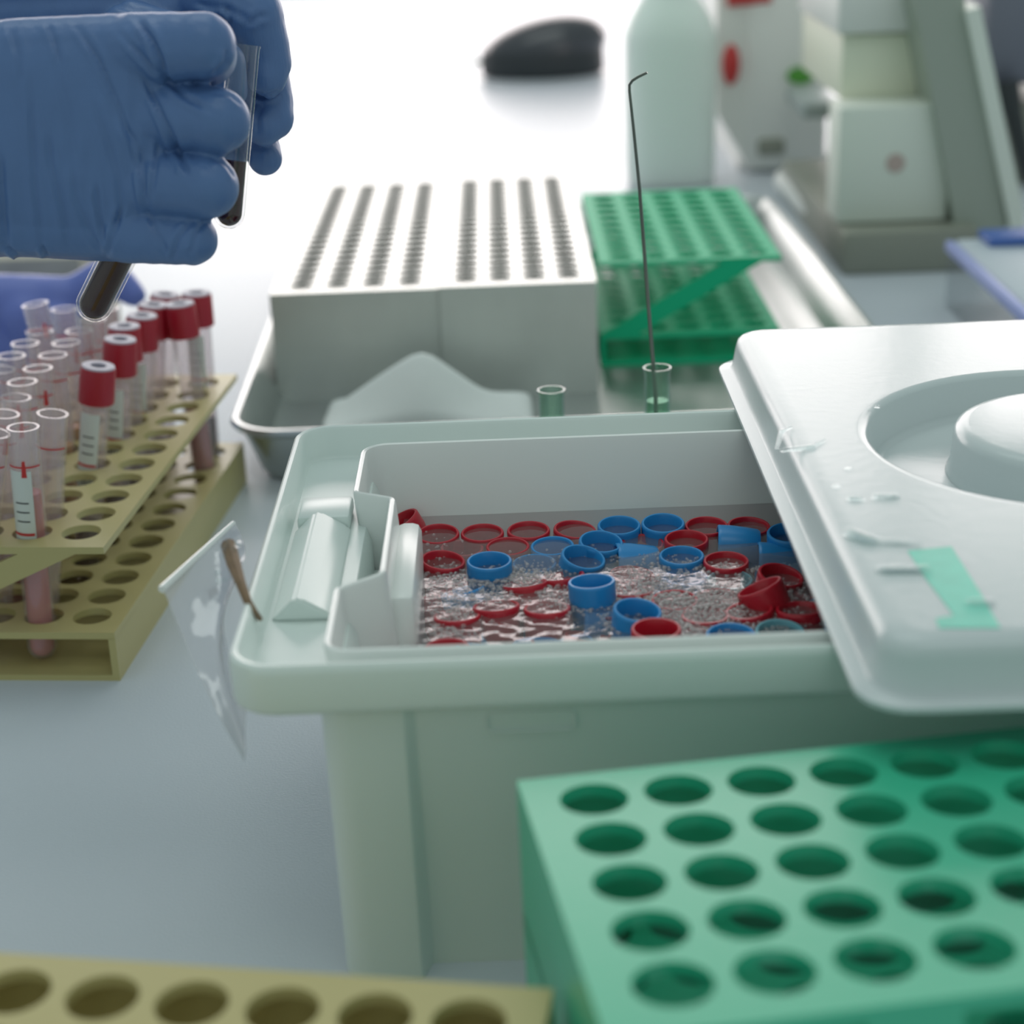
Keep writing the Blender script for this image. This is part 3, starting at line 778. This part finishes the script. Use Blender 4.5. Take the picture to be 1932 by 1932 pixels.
rack_tube(1, 9, (290, 588), .094, 'red capped tube fifth from the front in the yellow rack', cap_=1, fluid='blood', fz=.03)
rack_tube(1, 10, (312, 570), .094, 'red capped tube at the far end of the yellow rack, behind the fifth', cap_=1, fluid='blood', fz=.03)
rack_tube(0, 9, (340, 582), .094, 'red capped tube at the right edge of the yellow rack, nearer of its two', cap_=1, fluid='blood_thin', fz=.05)
rack_tube(0, 10, (372, 572), .094, 'red capped tube at the far right corner of the yellow rack', cap_=1, label=(.05, .084), fluid='blood', fz=.04)
rack_tube(1, 0, (45, 815), .103, 'open tube with pink sample and a printed label at the front of the yellow rack', fluid='pink_fluid', fz=.075, label=(.046, .086), marks=True)
rack_tube(1, 1, (100, 775), .103, 'empty open tube just right of the labelled pink tube in the yellow rack', marks=True, fluid='blood_thin', fz=.012)
opens = [(2, 0, (-10, 812), 'serum', .070, 'amber filled open tube at the left frame edge, front of the yellow rack'),
 (2, 1, (8, 775), None, 0, 'open tube with red mark left of the labelled pink tube in the yellow rack'),
 (2, 2, (30, 745), 'blood_thin', .03, 'open tube behind the labelled pink tube in the yellow rack'),
 (2, 3, (42, 715), 'serum', .05, 'open tube with red mark, fourth along its row in the yellow rack'),
 (2, 4, (72, 695), 'blood_thin', .04, 'open tube left of the nearest red capped tube in the yellow rack'),
 (2, 5, (100, 668), 'serum', .06, 'amber open tube left behind the nearest red capped tube in the yellow rack'),
 (2, 6, (125, 648), 'serum', .062, 'amber open tube directly left of the second red capped tube'),
 (2, 7, (150, 625), 'blood_thin', .05, 'open tube below the hanging dark blood tube in the yellow rack'),
 (2, 8, (176, 606), None, 0, 'empty open tube left of the fourth red capped tube'),
 (2, 9, (200, 586), None, 0, 'empty open tube left of the fifth red capped tube'),
 (3, 3, (-30, 724), 'serum', .05, 'open tube at the left frame edge behind the amber one'),
 (3, 4, (2, 696), None, 0, 'open tube at the left frame edge, midway along the yellow rack'),
 (3, 5, (22, 672), 'blood_thin', .04, 'open tube with red mark in front of the clear one left of the amber pair'),
 (3, 6, (48, 650), None, 0, 'clear open tube left of the amber pair in the yellow rack'),
 (3, 7, (75, 628), 'blood_thin', .04, 'clear open tube in front of the tallest open tube in the yellow rack'),
 (3, 8, (68, 578), None, 0, 'tallest clear open tube, standing before the blue rubber glove'),
 (3, 9, (122, 588), None, 0, 'clear open tube at the rear, right of the tallest open one')]
for c, r, tp2, fl_, fz, lb in opens:
    rack_tube(c, r, tp2, .103 if r != 8 or c != 3 else .112, lb, fluid=fl_, fz=fz or .03, marks=True)

# ------------------------------------------------------------------ white bottle
p = at(1268, 352, 0)
t = root('plastic_bottle', (p.x, p.y+.02, 0), 'white plastic bottle with sloping shoulders behind the green rack', 'bottle')
b = B()
def sqr(s, z, r): return rrect(-s, s, -s*.8, s*.8, r, z, 6, 3)
hb = atY(1265, 62, 1.66).z+.022
loft(b, [sqr(.036, 0, .012), sqr(.0395, .003, .014), sqr(.0402, .02, .015), sqr(.0412, hb-.03, .015), sqr(.0405, hb-.022, .018), sqr(.036, hb-.010, .022), sqr(.028, hb+.004, .021), sqr(.021, hb+.012, .0165), sqr(.0195, hb+.016, .0155), sqr(.0195, hb+.03, .0155)], cap0=True, cap1=True)
obj('bottle_body', b, 'bottle', t)
b = B(); lathe(b, [(.0225, hb+.026), (.023, hb+.028), (.0228, hb+.05), (.021, hb+.052)], 32); obj('screw_cap', b, 'inst_white', t)

# ------------------------------------------------------------------ dark mouse far back
p = at(1030, 152, 0)
t = root('computer_mouse', (p.x, p.y+.06, 0), 'glossy black computer mouse far back on the bench', 'mouse')
b = B(); rings = []
for k, (s, z) in enumerate(((.97, .002), (1.0, .006), (1.0, .02), (.985, .035))):
    rings.append([(.082*s*math.cos(a)*(1 if math.cos(a) > 0 else 1.05), .06*s*math.sin(a), z) for a in [2*PI*i/40 for i in range(40)]])
loft(b, rings, cap0=True, cap1=True); obj('base', b, 'black_soft', t)
b = B(); rings = []
for k in range(9):
    a2 = PI/2*k/8; s = math.cos(a2); z = .034+.046*math.sin(a2)
    rings.append([(.028*math.sin(a2)+.082*max(s, .02)*math.cos(a)*(1 if math.cos(a) > 0 else 1.05), .058*max(s, .02)*math.sin(a), z) for a in [2*PI*i/40 for i in range(40)]])
loft(b, rings, cap1=True); obj('shell', b, 'black_gloss', t)
b = B(); tube(b, [(-.082, 0, .02), (-.098, -.004, .02), (-.112, .01, .028)], .004, 8); obj('cable', b, 'inst_grey', t)

# ------------------------------------------------------------------ machines at the right
t = root('lab_instrument', (0, 0, 0), 'pale grey laboratory instrument with a stepped front at the right', 'instrument')
def face_box(bm, px0, px1, py0, py1, z0, Y, D, bev=.003):
    a = atY(px0, py1, Y); c = atY(px1, py0, Y); a.z = max(a.z, 0)
    box(bm, min(a.x, c.x), max(a.x, c.x), Y, Y+D, a.z if z0 is None else z0, c.z, bev=bev); return a, c
b = B(); face_box(b, 1590, 1850, 430, 520, 0.0, 1.31, .30); obj('base', b, 'inst_dark', t)
b = B(); face_box(b, 1578, 1798, 195, 424, None, 1.335, .045); obj('front_block', b, 'inst_grey', t)
b = B(); face_box(b, 1585, 1772, 60, 190, None, 1.38, .18); obj('display_panel', b, 'inst_cream', t)
b = B(); face_box(b, 1580, 1760, -40, 66, None, 1.37, .18); obj('hood', b, 'inst_white', t)
# slanting side panel
b = B()
Yp = 1.325
q = [(1722, -30), (1815, -30), (1900, 430), (1900, 520), (1800, 520), (1800, 415)]
F = [atY(x, y, Yp) for x, y in q]
for f_ in F: f_.z = max(.0, f_.z)
loft(b, [[tuple(p) for p in F], [tuple(p+Vector((0, .28, 0))) for p in F]], cap0=True, cap1=True)
obj('side_panel', b, 'inst_dark', t, smooth=False).data.materials[0] = mat('inst_panel', (.38, .42, .36, 1), .5)
b = B()
q = [(1822, 20), (1850, 12), (1932, 400), (1932, 520), (1905, 520), (1905, 420)]
F = [atY(x, y, 1.318) for x, y in q]
for f_ in F: f_.z = max(.0, f_.z)
loft(b, [[tuple(p) for p in F], [tuple(p+Vector((0, .28, 0))) for p in F]], cap0=True, cap1=True)
obj('edge_trim', b, 'inst_grey', t, smooth=False)
b = B(); p = atY(1690, 308, 1.334); tube(b, [p, p+Vector((0, .003, 0))], .007, 20); obj('indicator', b, mat('ind_dim', (.55, .42, .38, 1), .4) and 'ind_dim', t)
# second machine further back, its dark arm
t = root('lab_machine', (0, 0, 0), 'dark grey machine with slanting panels at the right frame edge', 'machine')
b = B(); face_box(b, 1855, 2000, -40, 165, None, 1.62, .2, .01); obj('housing', b, 'inst_slate', t)
b = B(); tube(b, [atY(1895, 160, 1.61), atY(1912, 215, 1.60), atY(1940, 340, 1.59)], [.014, .008, .006], 10); obj('arm', b, 'black_soft', t)
b = B(); a = atY(1960, 0, 1.6); box(b, .44, .62, 1.62, 1.85, 0, .07, bev=.005); obj('stand', b, 'inst_dark', t)
# white cabinet behind the bottle with red knob
t = root('white_analyser', (0, 0, 0), 'white bench analyser with red knob behind the bottle', 'analyser')
b = B(); face_box(b, 1400, 1572, -60, 350, None, 1.72, .3, .012); 
obj('housing', b, 'inst_white', t)
b = B()
q = [(1352, -40), (1420, -40), (1420, 330), (1352, 215)]
F = [atY(x, y, 1.725) for x, y in q]
for f_ in F: f_.z = max(.0, f_.z)
loft(b, [[tuple(p) for p in F], [tuple(p+Vector((0, .25, 0))) for p in F]], cap0=True, cap1=True); obj('side_housing', b, 'inst_cream', t, smooth=False).data.materials[0] = MATS['inst_white']
b = B(); p = atY(1379, 122, 1.724); rg = []
for k in range(5):
    s = math.cos(PI/2*k/5); rg.append([(p.x+.0085*s*math.cos(a), p.y-.010*math.sin(PI/2*k/5), p.z+.019*s*math.sin(a)) for a in [2*PI*i/20 for i in range(20)]])
loft(b, rg, cap0=True, cap1=True); obj('red_knob', b, 'dot_red', t)
b = B(); p = atY(1372, -4, 1.724); tube(b, [p, p+Vector((.04, 0, .001))], .008, 12); obj('red_bar', b, 'dot_red', t)
b = B(); p = atY(1510, 142, 1.719); rg = [[(p.x+.013*math.cos(a), p.y-d, p.z+.008*math.sin(a)) for a in [2*PI*i/20 for i in range(20)]] for d in (0, .003)]
loft(b, rg, cap0=True, cap1=True); obj('green_button', b, 'dot_green', t)
b = B(); face_box(b, 1515, 1590, 192, 226, None, 1.60, .10, .004); obj('shelf_tab', b, mat('tab_grey', (.42, .47, .46, 1), .45) and 'tab_grey', t)
b = B(); face_box(b, 1430, 1482, 262, 296, None, 1.715, .03, .004); obj('grey_foot', b, 'inst_dark', t)
b = B(); a = atY(1400, 352, 1.72); box(b, a.x, a.x+.09, 1.75, 2.0, 0, max(a.z, 0)+.01); obj('plinth', b, 'inst_white', t)
# white pipe lying on the bench beside the tray
b = B()
tube(b, [at(1484, 342, .012), at(1515, 372, .012), at(1548, 402, .012), at(1578, 438, .012)], .012, 14)
tag(obj('white_pipe', b, 'inst_white'), 'white plastic pipe lying on the bench between tray and instrument', 'pipe')
# clear box with a grey pad at the right
t = root('storage_box', (0, 0, 0), 'clear plastic box with grey and blue lid at the right, behind the tub lid', 'box')
x0, x1, y0, y1 = .306, .48, 1.02, 1.215
b = B()
for (a0, a1, c0, c1) in ((x0, x1, y0, y0+.002), (x0, x1, y1-.002, y1), (x0, x0+.002, y0+.002, y1-.002), (x1-.002, x1, y0+.002, y1-.002)): box(b, a0, a1, c0, c1, 0, .038)
box(b, x0+.002, x1-.002, y0+.002, y1-.002, 0, .002); obj('box_body', b, 'box_clear', t, smooth=False)
b = B(); box(b, x0+.004, x1, y0-.001, y1, .0395, .047, bev=.003); obj('pad', b, 'pad_grey', t)
b = B(); box(b, x0-.002, x0+.004, y0-.002, y1+.002, .038, .046, bev=.002); obj('blue_edge', b, 'pad_edge', t)
b = B(); box(b, x0+.02, x1, y1-.03, y1+.002, .047, .053, bev=.002); obj('blue_strip', b, 'pad_blue', t)

# ------------------------------------------------------------------ gloved hands
def capsule(bm, p, q, r0, r1, n=18):
    p, q = Vector(p), Vector(q); d = q-p; L_ = d.length
    if L_ < 1e-6: d = Vector((0, 0, 1)); L_ = 1e-6
    d.normalize(); u = d.orthogonal().normalized(); v = d.cross(u); rings = []
    for k in range(1, 7): a = PI/2*k/6; rings.append((p-d*r0*math.cos(a), r0*math.sin(a)))
    for k in range(1, 7): a = PI/2*(1-k/6.0001); rings.append((q+d*r1*math.cos(a), r1*math.sin(a)) if False else (q+d*r1*math.sin(PI/2-a), r1*math.cos(PI/2-a)))
    R = [[tuple(c+(u*math.cos(2*PI*i/n)+v*math.sin(2*PI*i/n))*max(r, 1e-5)) for i in range(n)] for c, r in rings]
    loft(bm, R, cap0=True, cap1=True)
def chain(bm, pts):
    for (p, r), (q, s) in zip(pts, pts[1:]): capsule(bm, p, q, r, s)
def fuse(name, bm, voxel, smooth_n, disp=None, m='glove'):
    me = bpy.data.meshes.new(name); bmesh.ops.recalc_face_normals(bm, faces=bm.faces); bm.to_mesh(me); bm.free()
    o = bpy.data.objects.new(name, me); C.objects.link(o)
    r = o.modifiers.new('r', 'REMESH'); r.mode = 'VOXEL'; r.voxel_size = voxel
    s = o.modifiers.new('s', 'SMOOTH'); s.factor = .5; s.iterations = smooth_n
    dg = bpy.context.evaluated_depsgraph_get(); dg.update()
    m2 = bpy.data.meshes.new_from_object(o.evaluated_get(dg)); bpy.data.objects.remove(o); bpy.data.meshes.remove(me)
    n = len(m2.vertices); co_ = np.zeros(n*3); m2.vertices.foreach_get('co', co_); co_ = co_.reshape(-1, 3)
    no = np.zeros(n*3); m2.vertices.foreach_get('normal', no); no = no.reshape(-1, 3)
    if disp:
        d = disp(co_, no); co_ = co_+no*d[:, None]; m2.vertices.foreach_set('co', co_.ravel()); m2.update()
    m2.name = name
    o = link(name, m2, m, None, True, 180); return o
def project(co_):
    x = co_[:, 0]; y = co_[:, 1]; z = co_[:, 2]-HC
    dep = y*math.cos(PITCH)-z*math.sin(PITCH); v = (y*math.sin(PITCH)+z*math.cos(PITCH))/dep; u = x/dep
    c, s = math.cos(ROLL), math.sin(ROLL)
    return 966+FPX*(u*c-v*s), 966-FPX*(u*s+v*c)
def crease_fn(lines, fine=.00012, gain=1.9):
    def f(co_, no):
        X, Y = project(co_); d = np.zeros(len(X)); w = np.clip((.35-no[:, 1])/.5, 0, 1)
        for pts, dep, wid in lines:
            best = np.full(len(X), 1e9); side = np.zeros(len(X)); tt = np.zeros(len(X)); ns = len(pts)-1
            for k in range(ns):
                ax, ay = pts[k]; bx_, by_ = pts[k+1]; ex, ey = bx_-ax, by_-ay; L2 = ex*ex+ey*ey
                t_ = np.clip(((X-ax)*ex+(Y-ay)*ey)/L2, 0, 1); dx = X-ax-t_*ex; dy = Y-ay-t_*ey; ds = np.sqrt(dx*dx+dy*dy)
                mk = ds < best; best[mk] = ds[mk]; side[mk] = ((ex*dy-ey*dx)/math.sqrt(L2))[mk]; tt[mk] = (k+t_[mk])/ns
            env = np.clip(np.minimum(tt, 1-tt)*6, 0, 1)*.9+.1
            env = np.where((tt <= 0) | (tt >= 1), .0, env) if False else env
            g = -np.exp(-(side/wid)**2)+.9*np.exp(-((side-wid*1.6)/(wid*1.2))**2)+.35*np.exp(-((side+wid*1.8)/(wid*1.4))**2)
            far = np.exp(-(np.maximum(best-np.abs(side), 0)/8)**2)
            d += gain*dep*g*env*far
        d += fine*(np.sin(X*.16+.8*np.sin(Y*.021))*np.sin(Y*.012+X*.004))
        return d*w
    return f
S = 1/3.22
def cl(*p): return [(x*S, y*S) for x, y in p]
# creases follow the stretched glove on the back of the near hand (traced in zoomed photo units)
lines = [(cl((450, 140), (600, 360), (740, 690), (850, 1050), (880, 1230)), .00055, 5.5), (cl((720, 190), (880, 360), (1010, 480), (1120, 590), (1280, 680)), .0006, 6),
         (cl((830, 110), (920, 240), (975, 360), (1010, 470)), .0009, 6), (cl((860, 440), (960, 650), (1050, 850), (1110, 980), (1150, 1080)), .0007, 6),
         (cl((180, 470), (195, 800), (215, 1150), (260, 1500)), .0004, 6), (cl((0, 900), (15, 1200), (40, 1530)), .0006, 7),
         (cl((560, 600), (650, 850), (715, 1050), (735, 1250), (700, 1480)), .00035, 6), (cl((290, 760), (310, 1000), (380, 1260), (420, 1500)), .0004, 6),
         (cl((760, 740), (860, 930), (880, 1100), (885, 1270)), .0006, 5.5), (cl((960, 820), (955, 950), (930, 1120), (900, 1260)), .0004, 5),
         (cl((440, 1000), (460, 1200), (540, 1400), (640, 1540)), .00035, 6), (cl((740, 1250), (690, 1400), (650, 1560)), .0005, 5), (cl((580, 1100), (600, 1300), (650, 1520)), .0005, 5),
         (cl((890, 1250), (950, 1420), (1030, 1560)), .0004, 6), (cl((1150, 1350), (1080, 1450), (1040, 1600)), .0004, 5), (cl((1250, 1330), (1190, 1420), (1150, 1560)), .00035, 5),
         (cl((1280, 560), (1400, 580), (1480, 640)), .0003, 5), (cl((1300, 960), (1380, 1010), (1430, 1080)), .0004, 5), (cl((280, 130), (330, 250), (370, 400)), .0004, 5),
         (cl((60, 160), (110, 330), (130, 520)), .00035, 6), (cl((1380, 300), (1370, 380), (1290, 460)), .0005, 6), (cl((250, 1490), (285, 1555)), .0006, 4), (cl((40, 1500), (110, 1550)), .0006, 4),
         (cl((640, 560), (700, 700), (790, 860)), .0003, 6), (cl((340, 420), (420, 700), (460, 980)), .00025, 8)]
Y0 = .585
def q(x, y, dy=0): return atY(x, y, Y0+dy)
k = 1/5.75/1000       # metres a pixel at the hand's distance
b = B()
# back of the hand: one smooth slab
st = [(-230, 52, 480, .006, .034), (-60, 48, 484, .003, .036), (60, 42, 486, .0015, .037), (160, 34, 492, .001, .037), (240, 26, 494, .0015, .036), (300, 30, 470, .004, .034), (330, 60, 440, .009, .028)]
rg = []
for (x, y0_, y1_, d0, th) in st:
    r_ = []
    for i in range(48):
        a = 2*PI*i/48; cx_, sy_ = math.cos(a), math.sin(a)
        ex = math.copysign(abs(cx_)**.62, cx_); ey = math.copysign(abs(sy_)**.55, sy_)
        yy = (y0_+y1_)/2+ey*(y1_-y0_)/2; dd = d0+th/2-ex*th/2-.0022*(1-ey*ey)+.0022
        r_.append(tuple(q(x, yy, dd)))
    rg.append(r_)
loft(b, rg, cap0=True, cap1=True)
rows = [((-200, 118), (255, 92), 66, 70), ((-200, 190), (262, 185), 72, 74), ((-200, 265), (262, 262), 78, 76), ((-200, 330), (255, 345), 76, 74), ((-200, 400), (215, 424), 74, 70)]
for (a, c, r0, r1) in rows:
    chain(b, [(q(*a, .019), r0*k), (q((a[0]+c[0])/2, (a[1]+c[1])/2, .0175), (r0+r1)/2*k), (q(*c, .0155), r1*k*.97)])
for y in (110, 200, 290, 380): chain(b, [(q(-150, y, .024), 70*k), (q(200, y+10, .026), 74*k)])
# fingers curl away from the camera and back into the palm
chain(b, [(q(255, 92, .013), 66*k), (q(382, 86, .004), 62*k), (q(390, 104, .024), 58*k), (q(372, 118, .042), 54*k), (q(330, 128, .052), 50*k)])
chain(b, [(q(275, 212, .014), 64*k), (q(410, 228, .003), 62*k), (q(410, 236, .026), 56*k), (q(385, 240, .044), 52*k), (q(335, 244, .054), 48*k)])
chain(b, [(q(270, 345, .012), 64*k), (q(390, 352, .002), 61*k), (q(392, 350, .025), 54*k), (q(370, 346, .042), 50*k), (q(325, 340, .052), 46*k)])
chain(b, [(q(235, 440, .012), 58*k), (q(362, 452, .005), 50*k), (q(362, 444, .026), 46*k), (q(340, 436, .040), 43*k), (q(300, 426, .048), 40*k)])
# thumb behind the palm, pressing towards the index finger
chain(b, [(q(-60, 150, .035), 66*k), (q(90, 120, .056), 60*k), (q(220, 130, .066), 52*k), (q(320, 165, .068), 46*k)])
# wrist and forearm carry on to the left
for dy_ in (-46, 46): chain(b, [(q(-190, 266+dy_, .020), 120*k), (q(-420, 280+dy_*.8, .03), 92*k), (q(-620, 300+dy_*.8, .045), 96*k), (q(-1250, 350+dy_, .10), 128*k)])
near_hand = fuse('gloved_hand', b, .0009, 9, crease_fn(lines))
tag(near_hand, 'nearer blue gloved hand, its back to the camera, closed round two blood tubes', 'hand')
# the other hand, behind
Y1 = .692
def q2(x, y, dy=0): return atY(x, y, Y1+dy)
k2 = 1/4.86/1000
b = B()
for (a, c, r0, r1) in (((-200, 40), (400, 20), 62, 70), ((-200, 90), (390, 90), 60, 62), ((-200, -10), (410, -20), 56, 60)):
    chain(b, [(q2(*a, .012), r0*k2), (q2((a[0]+c[0])/2, (a[1]+c[1])/2, .010), (r0+r1)/2*k2), (q2(*c, .010), r1*k2)])
chain(b, [(q2(400, -10, .006), 72*k2), (q2(472, 30, .004), 62*k2), (q2(500, 88, .004), 46*k2), (q2(508, 118, .003), 42*k2), (q2(503, 148, 0), 36*k2)])
chain(b, [(q2(390, 60, .018), 64*k2), (q2(490, 120, .020), 52*k2), (q2(512, 190, .014), 42*k2), (q2(513, 222, .010), 42*k2), (q2(498, 240, .006), 36*k2)])
chain(b, [(q2(380, 120, .022), 60*k2), (q2(470, 210, .024), 42*k2), (q2(495, 280, .018), 35*k2), (q2(500, 298, .014), 34*k2)])
chain(b, [(q2(360, 150, .024), 54*k2), (q2(420, 240, .026), 38*k2), (q2(440, 290, .022), 30*k2), (q2(425, 300, .012), 27*k2)])
chain(b, [(q2(250, 60, -.006), 54*k2), (q2(350, 80, -.018), 48*k2), (q2(420, 120, -.020), 42*k2), (q2(430, 170, -.018), 36*k2)])
lines2 = [(cl((1250, 20), (1400, 60), (1520, 130)), .0004, 6), (cl((1370, 40), (1400, 110), (1380, 180)), .0006, 6), (cl((1500, 160), (1560, 110), (1640, 90)), .0004, 6), (cl((700, 20), (800, 60), (900, 70)), .0005, 8),
          (cl((1590, 640), (1560, 720), (1570, 820)), .0004, 5), (cl((1180, 10), (1300, 60), (1380, 160)), .0005, 6), (cl((1530, 560), (1600, 590), (1700, 560)), .0006, 5)]
for dy_ in (-30, 30): chain(b, [(q2(-170, 40+dy_, .016), 86*k2), (q2(-380, 50+dy_, .03), 80*k2), (q2(-560, 60+dy_, .05), 86*k2), (q2(-1100, 100+dy_, .13), 112*k2)])
far_hand = fuse('gloved_hand', b, .0010, 8, crease_fn(lines2))
tag(far_hand, 'second hand in a blue nitrile glove behind the near one, fingertips against the upright tube', 'hand')

# held tubes
def held(p, qv, L_, label, fluid, fz, R):
    t = root('blood_tube', (0, 0, 0), label, 'tube', 'blood tubes held in the gloved hands'); t.matrix_world = frame_between(p, qv)
    tube_parts(t, L_, fluid=fluid, fz=fz, R=R, tw='tube_wall'); return t
ptip = atY(164, 603, Y0+.034); pd = atY(222, 486, Y0+.034)
held(ptip, pd, .075, 'tilted blood filled tube whose round end sticks out below the near fist', 'blood', .066, .0064)
ptip = atY(430, 432, Y0+.050); pd = atY(456, 130, Y0+.058)
held(ptip, pd, .064, 'upright tube gripped between the fingertips of both gloved hands', 'blood', .024, .0056)

# ------------------------------------------------------------------ blue glove and carton behind the yellow rack
Y2 = 1.02
def q3(x, y, dy=0): return atY(x, y, Y2+dy)
k3 = 1/3.25/1000
b = B()
for (a, c, r0, r1) in (((-260, 570), (60, 575), 62, 60), ((-260, 640), (50, 640), 70, 60)):
    chain(b, [(q3(*a, .01), r0*k3), (q3(*c, .01), r1*k3)])
chain(b, [(q3(50, 570, .012), 54*k3), (q3(140, 560, .016), 40*k3), (q3(190, 525, .018), 36*k3), (q3(228, 535, .014), 32*k3), (q3(252, 556, .010), 25*k3)])
chain(b, [(q3(50, 600, .0), 50*k3), (q3(110, 615, .0), 40*k3), (q3(125, 660, .004), 32*k3)])
chain(b, [(q3(0, 640, .012), 60*k3), (q3(-10, 700, .014), 50*k3), (q3(-20, 722, .016), 40*k3)])
g = fuse('rubber_glove', b, .0022, 10, None, 'glove_far'); tag(g, 'crumpled violet blue rubber glove propped behind the yellow tube rack', 'glove')
b = B(); a = atY(-140, 520, 1.09); c = atY(150, 492, 1.09); box(b, a.x, c.x, 1.09, 1.19, 0, c.z+.002, bev=.002)
tag(obj('carton', b, 'carton'), 'brownish grey carton behind the blue rubber glove at the left', 'carton')
